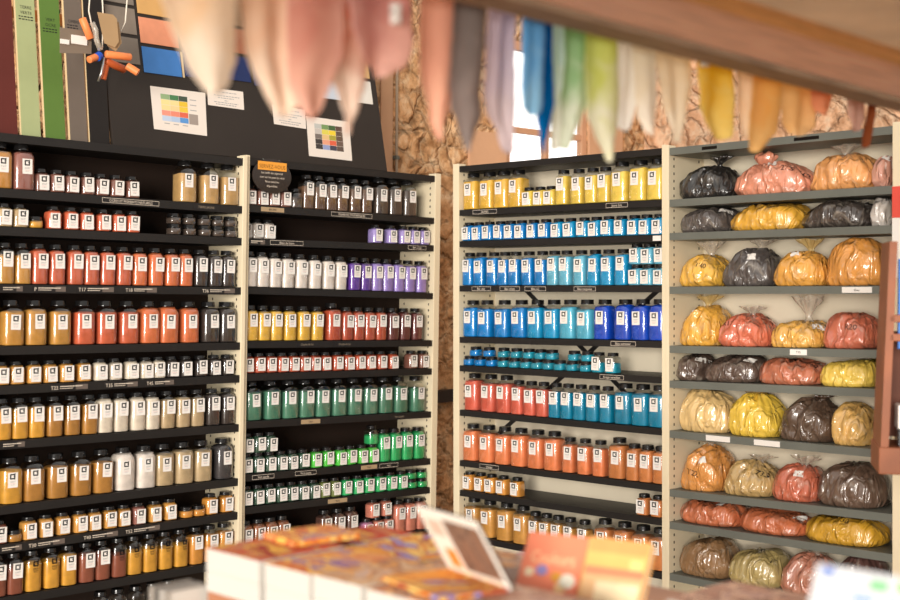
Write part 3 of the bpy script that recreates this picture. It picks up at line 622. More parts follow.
all_jars = []
for (u, k, t, xs, colour, lev, fill, lab) in JARS:
    for x in xs: all_jars.append([u, k, lev, x, t, colour, fill, lab])
all_jars.sort(key=lambda j: (j[0], j[1], j[2], j[3]))
order = {}
for j in all_jars:
    key = (j[0], j[1], j[2]); order[key] = order.get(key, 0) + 1; j.append(order[key])
stacked = {(j[0], j[1]) for j in all_jars if j[2] == 1}
def make_jar(j):
    u, k, lev, x, t, colour, fill, lab, n = j
    J = JT[t]; c = POWDER[colour]
    base = shelf_z(u, k, x) + .0008
    if lev: base += (.0505 if t == 'F' else .0985)
    front = {'A': .008, 'B': .008, 'C': .004}[u] + (.004 if lev else 0)
    y = front + J['w'] / 2 + random.uniform(0, .004)
    if u == 'B' and k == 2 and x < .4: y += .05
    if t == 'S' and lev == 0 and (u, k) not in stacked: y += random.uniform(0, .006)
    M = RF[u] @ Matrix.Translation((x, y, base)) @ Matrix.Rotation(random.uniform(-.022, .022), 4, 'Z')
    row = ('upper layer, ' if lev else 'lower layer, ' if (u, k) in stacked and t in 'SF' else '')
    rackw = RACK_WORD[u]
    label = '%s %s jar, %s from left, %s%s shelf down, %s' % (J['word'], c[3], ORD[n], row, ORD[k], rackw)
    if t == 'F': label = label.replace(' jar,', ' pot,', 1)
    r = thing(J['name'], label, 'pot' if t == 'F' else 'jar', M, 'pigment jars on the %s shelf down of the %s' % (ORD[k], rackw))
    link('glass_body', jar_mesh(t, 'glass'), r)
    p = link('powder', jar_mesh(t, 'powder', round(fill - (0 if t == 'F' or fill == .93 else .055) + (.03 if random.random() < .3 else 0) - (.03 if random.random() < .25 else 0), 2)), r)
    f_ = random.uniform(.94, 1.06)
    g_ = .3 * c[0] + .59 * c[1] + .11 * c[2]
    p.color = tuple(min(1, lin(v * .95 + g_ * .05) * f_) for v in c[:3]) + (1,)
    link('lid', jar_mesh(t, 'lid'), r)
    if lab and t != 'F':
        zl = {'L': .072, 'M': .070, 'S': .009}[t]
        s = link('label_sticker', jar_mesh(t, 'print' if lab == 2 else 'sticker'), r)
        s.location = (random.uniform(-.007, .007) if t == 'L' else random.uniform(-.004, .004) + (.004 if t == 'M' else 0), -J['w'] / 2 - .0009, zl + random.uniform(-.004, .004))
        s.rotation_euler = (0, random.uniform(-.03, .03), 0)
for j in all_jars: make_jar(j)

# ------------------------------------------------------------------ racks
DEPTH = .275
def make_rack(u, label, m_shelf, m_back, th, m_top=None):
    q = RACKS[u]; W = q['width']; r = thing('shelving_rack', label, 'shelving', RF[u])
    zt = max(q['levels'][0]) + .004
    PT = {'A': .0245, 'B': .0245, 'C': .043, 'D': .043}[u]
    shelves = {}
    for side in (0, 1):
        pt = PT
        if u == 'B' and side: pt = .043
        if u == 'C' and side: pt = .021
        if u == 'D' and not side: pt = .021
        x0 = -pt if side == 0 else W
        mb = MB(); mb.box((x0, -.006, 0), (x0 + pt, DEPTH + .012, q['levels'][0][side]), 0, .003); mb.box((x0, -.006, q['levels'][0][side] - .002), (x0 + pt, .05, q['levels'][0][side] + .014), 0, .003)
        xi = x0 + pt + .0004 if side == 0 else x0 - .0004
        for yy in (.035, DEPTH - .04):
            z = .12
            while z < zt - .03:
                mb.face([(xi, yy - .004, z - .006), (xi, yy + .004, z - .006), (xi, yy + .004, z + .006), (xi, yy - .004, z + .006)], 1); z += .034
        mb.build('upright_panel', [M_cream, M_hole], r)
    mb = MB(); mb.box((0, DEPTH, .03), (W, DEPTH + .012, zt), 0); mb.build('back_panel', m_back, r)
    for k, (a, b) in enumerate(q['levels']):
        mb = MB(); x0, x1 = .0005, W - .0005
        vs = [(x0, 0, a - th), (x1, 0, b - th), (x1, DEPTH - .0005, b - th), (x0, DEPTH - .0005, a - th), (x0, 0, a), (x1, 0, b), (x1, DEPTH - .0005, b), (x0, DEPTH - .0005, a)]
        mb.add(vs, [(0, 3, 2, 1), (4, 5, 6, 7), (0, 1, 5, 4), (1, 2, 6, 5), (2, 3, 7, 6), (3, 0, 4, 7)], 0)
        shelves[k] = mb.build('top_board' if k == 0 else 'shelf', m_top if (k == 0 and m_top) else m_shelf, r)
    for (p, e) in (BRACES if u == 'C' else ()):
        d = (Vector((e[0], 0, e[1])) - Vector((p[0], 0, p[1]))); nn = Vector((-d.z, 0, d.x)).normalized() * .012
        a_, b_ = Vector((p[0], DEPTH - .0045, p[1])), Vector((e[0], DEPTH - .0045, e[1])); off = Vector((0, .003, 0)); mb = MB()
        c4 = [a_ - nn, b_ - nn, b_ + nn, a_ + nn]; c8 = c4 + [v + off for v in c4]
        mb.add(c8, [(0, 1, 2, 3), (7, 6, 5, 4), (0, 4, 5, 1), (1, 5, 6, 2), (2, 6, 7, 3), (3, 7, 4, 0)]); mb.build('diagonal_brace', M_black, r)
    mb = MB(); mb.box((.001, .02, 0), (W - .001, .035, .05), 0); mb.build('plinth', m_shelf, r)
    for (uu, k, x0, x1, st, tx) in SHELF_LABELS:
        if uu != u: continue
        xm = (x0 + x1) / 2; zc = shelf_z(u, k, xm) - th / 2; h = .022 if st != 'blank' else .024
        tilt = math.atan2(q['levels'][k][1] - q['levels'][k][0], W); mb = MB()
        w2 = (x1 - x0) / 2
        if st == 'box':
            mb.box((-w2, 0, -h / 2), (w2, .0015, h / 2), 0); y = -.0003; e = .0016
            for (a, b, c, d) in ((-w2, w2, h / 2 - e, h / 2), (-w2, w2, -h / 2, -h / 2 + e), (-w2, -w2 + e, -h / 2, h / 2), (w2 - e, w2, -h / 2, h / 2)):
                mb.face([(a, y, c), (b, y, c), (b, y, d), (a, y, d)], 1)
            text_fit(mb, tx, -w2 + .006, w2 - .006, -.0006, -.0055, .011, 1); ms = [M_plate, M_letter]
        elif st == 'dim':
            mb.box((-w2, 0, -h / 2), (w2, .0015, h / 2), 0); text_fit(mb, tx, -w2 + .004, w2 - .004, -.0006, -.0055, .011, 1); ms = [M_plate, M_letterdim]
        elif st == 'tan':
            mb.box((-w2, 0, -h / 2), (w2, .0015, h / 2), 0); text_fit(mb, tx, -w2 + .006, w2 - .006, -.0006, -.0055, .011, 1); ms = [M_tan, M_ink]
        elif st == 'slot':
            mb.box((-w2, 0, -h / 2 + .004), (w2, .0015, h / 2 - .004), 0); ms = [M_hole]
        elif st == 'blank':
            mb.box((-w2, 0, -h / 2), (w2, .0015, h / 2), 0); ms = [M_white, M_ink]
            if tx: text_fit(mb, tx, -w2 + .006, w2 - .006, -.0006, -.0055, .010, 1)
        else:
            mb.box((-w2, 0, -h / 2 - .003), (w2, .0015, h / 2 + .003), 0); ms = [M_plate, M_letter, M_plategrey]
            xr = w2 * .35
            mb.face([(xr, -.0003, -h / 2), (w2 - .002, -.0003, -h / 2), (w2 - .002, -.0003, h / 2), (xr, -.0003, h / 2)], 2)
            xn = -w2 + .004
            if tx:
                text_fit(mb, tx, xn, xn + .016 * len(tx) * .85, -.0006, -.0085, .016, 1); xn += .016 * len(tx) * .85 + .006
            for (z0, ln) in ((.002, .95), (-.006, .55)):
                xe = xn + (w2 * .75 - xn) * ln
                # two short lines of small print beside the number
                z1 = z0 + (.0042 if z0 > 0 else .003)
                x = xn
                while x < xe:
                    d = .004 + .005 * random.random(); mb.face([(x, -.0006, z0), (min(x + d, xe), -.0006, z0), (min(x + d, xe), -.0006, z1), (x, -.0006, z1)], 1); x += d + .0015
        o = mb.build('shelf_label', ms, shelves[k]); o.location = (xm, -.0017, zc); o.rotation_euler = (0, -tilt, 0)
    return r
make_rack('A', 'leftmost black shelving rack with ochre, terracotta and cream jars', M_black, M_blackback, .036)
make_rack('B', 'black shelving rack with purple, white and green jars left of corner gap', M_black, M_blackback, .034)
make_rack('C', 'cream and black shelving rack filled with yellow, blue and orange jars', M_black, M_creamback, .031)
make_rack('D', 'cream shelving rack with grey shelves holding powder bags', M_grey, M_creamback, .033)

# ------------------------------------------------------------------ bags of pigment
BAGC = dict(black=(38, 35, 33), salmon_earth=(226, 148, 118), light_orange=(234, 164, 98), dusty_rose=(210, 152, 132), graphite=(86, 79, 76), gold=(232, 174, 62), soot=(68, 60, 55), pale_grey=(196, 188, 180),
 bright_ochre=(240, 184, 74), apricot=(238, 172, 78), amber_orange=(230, 158, 76), yolk=(232, 172, 70), brick=(214, 114, 84), honey=(230, 174, 84), rust_red=(206, 112, 84), brown_black=(92, 74, 64), burnt_sienna=(188, 110, 80),
 lemon=(240, 204, 90), cream_sand=(234, 198, 134), canary=(238, 198, 74), dark_brown=(92, 72, 58), pale_ochre=(228, 182, 106), ochre_tan=(220, 150, 78), khaki=(198, 164, 106), red_earth=(198, 106, 78), dark_taupe_bag=(100, 78, 64),
 terracotta_bag=(196, 110, 72), mustard=(206, 156, 48), khaki_brown=(148, 112, 76), olive_straw=(184, 162, 104), pink_earth=(186, 122, 98), plum=(96, 66, 60))
M_clear = glass_mat('clear_bag_film', (.95, .93, .9, 1), lo=.08, hi=.5, rough=.2, haze=rgb(226, 214, 196), hazef=.3)
M_straw = glass_mat('straw_bag_film', (.95, .88, .7, 1), lo=.08, hi=.5, rough=.22, haze=rgb(226, 196, 130), hazef=.42)
def sp(v, e): return math.copysign(abs(v) ** e, v)
def make_bag(i, spec):
    k, x, w, h, colour, film, neck, marks, label = spec
    base = shelf_z('D', k, x) + .001
    d = .235; sd = i * 7.3
    r = thing('pigment_bag', label, 'bag', RF['D'] @ Matrix.Translation((x, .135, base)) @ Matrix.Rotation(-math.atan2(RACKS['D']['levels'][k][1] - RACKS['D']['levels'][k][0], RACKS['D']['width']), 4, 'Y'), 'bags of powder on shelf %d of the bag rack' % k)
    NU, NV = 72, 34; mb = MB(); rs = []
    nx = neck[0] if neck else random.uniform(-.2, .2) * w
    slope = random.uniform(-.15, .15); flat = h < .125
    e1 = 4.6 if flat else 3.8
    def width_at(u):
        lo = min(1, .86 + .14 * math.sqrt(max(0, min(1, u / .16))))
        return lo * max(0, 1 - u ** e1) ** (.40 if flat else .46)
    for a in range(NV + 1):
        u = (a / NV); u = u + .10 * math.sin(2 * PI * u) * -.5
        u = min(1, max(0, u)); ring = []
        g = max(width_at(u), .012)
        for b in range(NU):
            t = 2 * PI * b / NU; c, s = math.cos(t), math.sin(t)
            rr_ = 1 / ((abs(c) ** 3.4 + abs(s) ** 3.0) ** (1 / 3.2))
            px = w / 2 * g * rr_ * c; py = d / 2 * g * rr_ * s
            pull = (.24 if neck else .04) * u ** 2.2
            px += (nx - px) * pull * (1 if neck else .6)
            pz = h * u * (1 + slope * (px / w * 2) * (1 if not neck else .4) * u)
            ang = math.atan2(py, px - nx)
            fold = abs(noise.noise(Vector((math.cos(ang) * 4.0 + sd, math.sin(ang) * 4.0, u * 1.2)))) - .16
            fine = abs(noise.noise(Vector((px * 17 + sd, py * 17, pz * 10)))) - .2
            big = noise.noise(Vector((px * 8, py * 8 + sd, pz * 8)))
            amp = max(0, min(1, u * 5)) * (.35 + .65 * max(0, 1 - abs(px) / (w / 2)) ** .5)
            nrm = Vector((px / (w * w), py / (d * d), max(0, pz - .3 * h) / (h * h) * .8))
            if nrm.length < 1e-6: nrm = Vector((0, 0, 1))
            nrm.normalize()
            q = Vector((px, py, pz)) + nrm * amp * (-.036 * fold * (1.2 if neck else .8) - .012 * fine + .020 * big)
            q.x = max(-w / 2 + .001, min(w / 2 - .001, q.x)); q.y = max(-.128, min(.128, q.y)); q.z = max(0, min(q.z, h * 1.02))
            ring.append(q)
        rs.append(ring)
    mb.rings(rs)
    m = bag_mat('bag_' + colour, rgb(*BAGC[colour]), film) if ('bag_' + colour) not in bpy.data.materials else bpy.data.materials['bag_' + colour]
    body = mb.build('filled_body', m, r, 'all')
    bvh = BVHTree.FromPolygons([tuple(v) for v in mb.v], mb.f)
    if neck:
        nx, zt, hw, kind = neck
        hw = min(hw, .055, w * .26); nx = max(-w / 2 + hw * 1.72, min(w / 2 - hw * 1.72, nx))
        hit = bvh.ray_cast(Vector((nx, 0, 1)), Vector((0, 0, -1)))
        z0 = (hit[0].z if hit[0] else h) - .008
        room = shelf_z('D', k - 1, x) - .036 - base
        z0 = min(z0, room - .02); hh = min(max(.02, zt - z0), room - z0); nm = MB(); rr = []; NN = 40
        prof = [(.55, 0), (.30, .12), (.24, .22), (.34, .36), (.62, .6), (.86, .82), (1.0, 1.0)] if kind != 'same' else [(.7, 0), (.45, .16), (.7, .34), (1, .62), (.9, .86), (.4, 1.0)]
        lx = random.uniform(-.25, .25) * hw
        for (pr, pz) in prof:
            ring = []
            for b in range(NN):
                t = 2 * PI * b / NN
                ple = 1 + (.30 * pz * math.sin(9 * t + sd) + .2 * pz * math.sin(5 * t + 2 * sd)) * (.35 if kind == 'same' else 1)
                zz = z0 + hh * pz * (1 - (.18 * (.5 + .5 * math.sin(3 * t + sd)) if pz > .7 else 0))
                ring.append((nx + lx * pz + hw * pr * ple * math.cos(t), hw * .62 * pr * ple * math.sin(t), zz))
            rr.append(ring)
        nm.rings(rr, 0, False, kind in ('same', 'film'))
        nm.build('tied_neck', {'clear': M_clear, 'straw': M_straw}.get(kind, m), r, 'all')
    for (kind, tx, mx_, mz) in marks:
        mz = min(mz, h * .72); mx_ = max(-w * .36, min(w * .36, mx_))
        tm = MB()
        if kind == 'tag':
            n = 6; s2 = .0185; rot = random.uniform(-.5, .5); pts = []
            for a in range(n + 1):
                for b in range(n + 1):
                    u_, v_ = (a / n - .5) * 2 * s2, (b / n - .5) * 2 * s2 * .9
                    pts.append((mx_ + u_ * math.cos(rot) - v_ * math.sin(rot), 0, mz + u_ * math.sin(rot) + v_ * math.cos(rot)))
            tm.add(pts, [(a * (n + 1) + b, (a + 1) * (n + 1) + b, (a + 1) * (n + 1) + b + 1, a * (n + 1) + b + 1) for a in range(n) for b in range(n)], 0)
        else:
            vs, fs, tw = text_geo(tx); s_ = min(.036, w * .6 / tw); lim = w * .44 - tw * s_ / 2; mx_ = max(-lim, min(lim, mx_)); mz = min(mz, h * .62); rot = random.uniform(-.25, .15)
            pts = []
            for p in vs:
                a_, b_ = p[0] * s_ - tw * s_ / 2, p[2] * s_ - .014
                pts.append((mx_ + a_ * math.cos(rot) - b_ * math.sin(rot), 0, mz + a_ * math.sin(rot) + b_ * math.cos(rot)))
            tm.add(pts, fs, 0)
        ok = True; dirn = Vector((0, 1, -.45)).normalized(); nv = []
        for p in tm.v:
            hit = bvh.ray_cast(Vector((p.x, 0, p.z)) - dirn * .5, dirn)
            if hit[0] is None: hit = bvh.find_nearest(Vector((p.x, -.1, p.z)))
            nv.append(hit[0] - dirn * .0022)
        tm.v = nv
        tm.build('paper_tag' if kind == 'tag' else 'handwriting', M_white if kind == 'tag' else M_ink, r)
for i, s in enumerate(BAGS): make_bag(i, s)

# ------------------------------------------------------------------ the stone room
A_S = Vector((.70711, .70711, 0)); A_N = Vector((-.70711, .70711, 0))
FA = frame((0, 0, 0), A_S, A_N, (0, 0, 1))                # x along the left wall, y away from the viewer, z up
FC = frame((0, 0, 0), (.70711, -.70711, 0), (.70711, .70711, 0), (0, 0, 1))
M_stone = stone_mat('rough_stone', rgb(220, 170, 122), rgb(150, 102, 62), rgb(240, 206, 166), 4.6)
M_stone2 = stone_mat('pink_stone', rgb(236, 188, 150), rgb(186, 136, 98), rgb(246, 216, 184), 5.4, .72)
M_plaster = mat('pinkish_plaster', rgb(214, 168, 132), .85, .15, vary=.08, scale=3, bump=.1)
M_floor = mat('floor_screed', rgb(150, 128, 106), .7, .3, vary=.15, scale=2)
WA = 5.9
mb = MB()
def wbox(s0, s1, z0, z1): mb.box((s0, WA, z0), (s1, WA + .08, z1))
W0, W1, WZ0, WZ1 = 6.40, 7.245, 2.05, 3.25
wbox(-1.5, W0, 0, 4.2); wbox(W1, 8.30, 0, 4.2); wbox(W0, W1, 0, WZ0); wbox(W0, W1, WZ1, 4.2)
o = struct(mb.build('wall_back', M_stone)); o.matrix_world = FA
mb = MB(); mb.box((-5.899, 7.9, 0), (-1.2, 8.3, 4.2)); o = struct(mb.build('wall_right', M_stone2)); o.matrix_world = FC
mb = MB(); mb.box((-7, -6, -.1), (9, 12.5, 0)); struct(mb.build('floor', M_floor))
# plaster round the window, standing a little proud of the stones
mb = MB(); mb.box((W1 + .002, WA - .02, WZ0), (7.62, WA - .001, WZ1 + .1)); mb.box((6.05, WA - .02, 1.6), (W0 - .005, WA - .001, 2.62))
o = struct(mb.build('trim_1', M_plaster)); o.matrix_world = FA
mb = MB(); mb.box((5.30, WA - .012, 0), (5.395, WA - .001, 4.2)); o = struct(mb.build('trim_2', M_plaster)); o.matrix_world = FA
mb = MB(); mb.box((5.72, WA - .06, .91), (6.1, WA - .002, .985)); o = struct(mb.build('trim_3', mat('dark_rail', rgb(40, 32, 28), .6))); o.matrix_world = FA
# window
win = bpy.data.objects.new('window_1', None); COL.objects.link(win); win.matrix_world = FA; struct(win)
M_frame = mat('window_frame_wood', rgb(206, 158, 124), .55, .3, vary=.06)
fy0, fy1 = WA + .005, WA + .055
mb = MB()
mb.box((W0, fy0, WZ0), (6.455, fy1, WZ1), 0, .004); mb.box((7.195, fy0, WZ0), (7.245, fy1, WZ1), 0, .004)
mb.box((6.455, fy0, WZ0), (7.195, fy1, WZ0 + .06), 0, .004); mb.box((6.455, fy0, WZ1 - .06), (7.195, fy1, WZ1), 0, .004)
mb.build('window_frame', M_frame, win)
mb = MB(); mb.box((6.81, fy0 + .004, WZ0 + .06), (6.85, fy1 - .004, WZ1 - .06), 0, .004); mb.build('window_mullion', M_frame, win)
mb = MB(); mb.box((6.455, fy0 + .006, 2.645), (7.195, fy1 - .006, 2.685), 0, .004); mb.build('window_crossbar', M_frame, win)
M_pane = glass_mat('window_glass', (.98, .99, 1, 1), lo=.02, hi=.3, rough=.02)
for (a, b) in ((6.455, 6.81), (6.85, 7.195)):
    for (c, d) in ((WZ0 + .06, 2.645), (2.685, WZ1 - .06)):
        mb = MB(); mb.box((a, WA + .028, c), (b, WA + .032, d)); mb.build('window_pane', M_pane, win)
# thin pipe running up the wall
t = thing('wall_pipe', 'thin vertical pipe on the stone wall right of the black board', 'pipe', FA @ Matrix.Translation((5.41, WA - .03, 0)))
mb = MB(); mb.tube([(0, 0, .0), (0, 0, 4.0)], .009, 10); mb.build('pipe', mat('pipe_paint', rgb(170, 148, 124), .5), t, 40)
for z in (1.2, 2.4, 3.4):
    mb = MB(); mb.box((-.014, -.012, z - .012), (.014, .026, z + .012), 0, .002); mb.build('clip', M_grey, t)

# loft edge over the viewer: rail, terracotta soffit, ochre batten, limestone face
def sloped(name, y0, y1, zlo, zhi, m, s0=.4, s1=4.6):
    mb = MB(); sl = -.0225
    z = lambda s, q: q + sl * (s - 2.0)
    vs = [(s0, y0, z(s0, zlo)), (s1, y0, z(s1, zlo)), (s1, y1, z(s1, zlo)), (s0, y1, z(s0, zlo)), (s0, y0, z(s0, zhi)), (s1, y0, z(s1, zhi)), (s1, y1, z(s1, zhi)), (s0, y1, z(s0, zhi))]
    mb.add(vs, [(0, 3, 2, 1), (4, 5, 6, 7), (0, 1, 5, 4), (1, 2, 6, 5), (2, 3, 7, 6), (3, 0, 4, 7)])
    o = struct(mb.build(name, m)); o.matrix_world = FA
M_rail = mat('weathered_rail', rgb(158, 138, 116), .8, .1, vary=.25, scale=9, bump=.3)
M_soffit = mat('terracotta_soffit', rgb(252, 214, 194), .8, .15, vary=.16, scale=6, bump=.1)
def streak(m):
    N, L = nodes(m); tc = [n for n in N if n.type == 'TEX_COORD'][0]
    mp = N.new('ShaderNodeMapping'); mp.inputs['Scale'].default_value = (1.0, 9, 9); L.new(tc.outputs['Object'], mp.inputs[0])
    for n in N:
        if n.type == 'TEX_NOISE': L.new(mp.outputs[0], n.inputs['Vector'])
streak(M_soffit); streak(M_rail)
M_batten = mat('ochre_batten', rgb(232, 182, 122), .8, .15, vary=.2, scale=8)
streak(M_batten)
M_lime = mat('limestone_face', rgb(238, 222, 196), .9, .1, vary=.2, scale=5, bump=.4)
sloped('trim_4', 1.525, 1.60, 2.122, 2.30, M_rail)
sloped('ceiling', 1.29, 1.525, 2.134, 2.30, M_soffit)
sloped('trim_5', 1.20, 1.29, 2.118, 2.30, M_batten)
sloped('trim_6', .70, 1.20, 2.112, 2.30, M_lime)

# ------------------------------------------------------------------ dyed cloths on the line
t = thing('clothes_line', 'cord under the beam from which the dyed cloths hang', 'cord', FA)
mb = MB(); mb.tube([(.45 + .1 * i, 1.668, 2.225 - .0225 * (.1 * i - 1.55) - .004 * math.sin(i * .4)) for i in range(42)], .0022, 6); mb.build('cord', mat('hemp_cord', rgb(196, 172, 138), .9), t, 'all')
CC = dict(peach_cream=((246, 214, 172), (250, 236, 216)), peach_beige=((242, 204, 170), (248, 226, 202)), salmon=((226, 156, 134), (238, 188, 164)), pale_peach=((232, 166, 140), (252, 232, 214)),
 rose=((224, 152, 140), (240, 190, 172)), coral_peach=((246, 186, 156), (246, 192, 160)), cloth_grey=((150, 138, 132), (172, 158, 152)), cloth_lilac=((214, 196, 208), (222, 204, 206)),
 deep_blue=((0, 104, 180), (6, 122, 192)), azure_cloth=((96, 184, 238), (150, 212, 244)), mint_white=((214, 232, 228), (242, 242, 230)), leaf_green=((164, 204, 146), (234, 240, 220)), lime=((222, 228, 112), (248, 248, 222)),
 cloth_white=((248, 242, 230), (250, 246, 238)), ivory=((248, 236, 210), (250, 242, 226)), cream_cloth=((248, 228, 192), (250, 238, 214)), strong_yellow=((248, 208, 60), (250, 228, 140)), pale_apricot=((250, 222, 184), (250, 230, 200)),
 golden=((250, 190, 84), (250, 206, 120)), light_orange_cloth=((250, 200, 120), (250, 208, 138)), orange_red=((240, 150, 92), (242, 164, 108)), dusky_pink=((212, 162, 138), (220, 176, 154)), strap_brown=((160, 84, 44), (168, 92, 52)))
def cloth_mesh(mb, pts, nA, seed, amp=.006, nu=26, y_off=0.0):
    rows = []; 
    # resample the outline smoothly
    n = len(pts) - 1; NR = 40
    for i in range(NR + 1):
        u = i / NR * n; a = min(int(u), n - 1); f = u - a
        f2 = f * f * (3 - 2 * f) * .5 + f * .5
        p, q = pts[a], pts[a + 1]; rows.append([p[j] + (q[j] - p[j]) * f2 for j in range(3)])
    b = len(mb.v); ztop, zbot = pts[0][2], pts[-1][2]
    kf = 2 + seed % 2
    for i, (x0, x1, z) in enumerate(rows):
        tdn = i / NR
        for j in range(nu + 1):
            v = j / nu
            y = nA + y_off + amp * (math.sin(kf * PI * 2 * v * .5 + seed + 1.3 * tdn) + .5 * math.sin(5 * v + seed * 2.1 + 5 * tdn)) * (.5 + .5 * tdn) + .006 * noise.noise(Vector((x0 * 20, z * 12, seed)))
            edge = .004 * noise.noise(Vector((seed, z * 40, v * 2)))
            # the hem sags between its two corners
            mb.v.append(Vector((x0 + (x1 - x0) * v + edge, y, z - (.008 * math.sin(PI * v) if i == NR else 0) + (.0 if i < NR else 0))))
    for i in range(NR):
        for j in range(nu):
            mb.f.append((b + i * (nu + 1) + j, b + (i + 1) * (nu + 1) + j, b + (i + 1) * (nu + 1) + j + 1, b + i * (nu + 1) + j + 1)); mb.mi.append(0)
def add_cloth(name, col, pts, nA, seed, parent=None, amp=.006):
    mb = MB(); P = [list(p) for p in pts]
    # up to the cord, out of sight behind the rail
    s_mid = (P[0][0] + P[0][1]) / 2; ztop = 2.222 - .0225 * (s_mid - 2.0)
    if P[0][2] < ztop: P = [[P[0][0] + .004, P[0][1] - .004, ztop]] + P
    cloth_mesh(mb, P, 0.0, seed, amp)
    for v in mb.v: v.x -= s_mid
    c1, c2 = [tuple(v + (250 - v) * (.22 if col not in ('deep_blue', 'strap_brown', 'cloth_grey', 'strong_yellow') else .04) for v in c) for c in CC[col]]
    m = cloth_mat('muslin_' + col, rgb(*c1), rgb(*c2), P[-1][2], 2.15)
    o = mb.build(name, m, parent, 'all')
    sm = o.modifiers.new('thickness', 'SOLIDIFY'); sm.thickness = .0012; sm.offset = 0
    return o, s_mid
blue_o = None
for i, (col, lab, nA, pts) in enumerate(CLOTHS):
    if col == 'azure_cloth':
        o, s = add_cloth('front_fold', col, pts, nA, i, blue_o, .004); o.location = (s - blue_s, -.016, 0); o['label'] = 'lighter azure front fold'; continue
    o, s = add_cloth('hanging_cloth', col, pts, nA, i, None, .0065 if col != 'deep_blue' else .003)
    o.matrix_world = FA @ Matrix.Translation((s, nA, 0)); tag(o, lab, 'cloth', 'dyed cloths pegged on the line')
    if col == 'deep_blue': blue_o, blue_s = o, s
# two white pegs that show against the cloths
for (s, z, lab) in ((1.512, 2.095, 'white peg on the rose pink cloth'), (2.418, 2.132, 'white peg at the top of the strong yellow cloth')):
    t = thing('clothes_peg', lab, 'peg', FA @ Matrix.Translation((s, 1.645, z)), 'white pegs on the line')
    for k in (-1, 1):
        mb = MB(); mb.box((-.007, .004 * k - .003, -.012), (.007, .004 * k + .003, .022), 0, .0015); mb.build('jaw', M_white, t)
    mb = MB(); mb.tube([(-.008, 0, .008), (.008, 0, .008)], .0035, 8); mb.build('spring', M_grey, t)

# ------------------------------------------------------------------ boards, planks and papers on top of the left racks
def lean_frame(nA, z, deg, s=0.0):
    a = math.radians(deg)
    up = A_N * math.sin(a) + Vector((0, 0, 1)) * math.cos(a); nr = A_N * math.cos(a) - Vector((0, 0, 1)) * math.sin(a)
    return frame(A_S * s + A_N * nA + Vector((0, 0, z)), A_S, nr, up)
LB = lean_frame(5.37, 2.275, 11.5)
bs = 3.197
t = thing('swatch_board', 'large black board with colour swatches leaning on top of two racks', 'board', LB @ Matrix.Translation((bs, 0, 0)))
mb = MB(); mb.box((0, 0, 0), (1.682, .022, 1.25), 0, .003)
for v in mb.v:
    if v.z < .1: v.z += -.0095 - .0095 * v.x / 1.682
mb.build('panel', mat('chalkboard_black', rgb(46, 39, 34), .55, .3, vary=.12, scale=3), t)
SW = [  # column from the left: (x0, x1, [colours from the lowest row up])
 (3.225, 3.385, [(126, 116, 106), (132, 120, 108), (128, 118, 108)], .395), (3.402, 3.612, [(70, 124, 190), (226, 150, 116), (214, 166, 104)], .362), (3.630, 3.812, [(40, 58, 104), (170, 112, 86), (200, 160, 110)], .37),
 (3.832, 4.022, [(38, 50, 92), (150, 92, 68), (120, 96, 74)], .383), (4.042, 4.235, [(60, 66, 96), (140, 104, 86), (180, 140, 106)], .37), (4.255, 4.425, [(120, 130, 150), (176, 150, 128), (190, 150, 110)], .36),
 (4.440, 4.61, [(196, 204, 214), (188, 170, 150), (206, 170, 120)], .352), (4.64, 4.835, [(222, 216, 206), (214, 176, 120), (226, 196, 150)], .352)]
for (x0, x1, cs, zb) in SW:
    z = zb
    for c in cs + [cs[-1]]:
        mb = MB(); mb.box((x0 - bs, -.005, z), (x1 - bs, -.0005, z + .128), 0, .0015); z += .146
        mb.build('swatch', mat('swatch_%d_%d_%d' % c, rgb(*c), .7, .2, vary=.06, scale=14), t)
mb = MB(); mb.box((3.617 - bs, -.004, .362), (3.627 - bs, -.0005, .49)); mb.build('wood_strip', M_paleposts, t)
CH = [[(150, 176, 130), (74, 128, 84), (70, 84, 70)], [(236, 218, 150), (238, 214, 150), (228, 190, 60)], [(238, 214, 150), (236, 206, 150), (230, 196, 70)], [(232, 150, 130), (230, 140, 116), (220, 104, 80)], [(190, 204, 226), (176, 196, 222), (92, 148, 208)]]
CH2 = [[(190, 190, 184), (120, 150, 96), (70, 100, 60), (96, 74, 64)], [(196, 188, 180), (220, 206, 90), (236, 206, 60), (98, 80, 70)], [(120, 110, 104), (226, 190, 130), (170, 160, 60), (104, 84, 70)], [(64, 58, 56), (230, 160, 130), (222, 100, 70), (110, 88, 76)], [(66, 60, 58), (150, 160, 200), (70, 70, 84), (96, 80, 70)]]
M_paper = mat('white_paper', rgb(232, 220, 208), .6, .3)
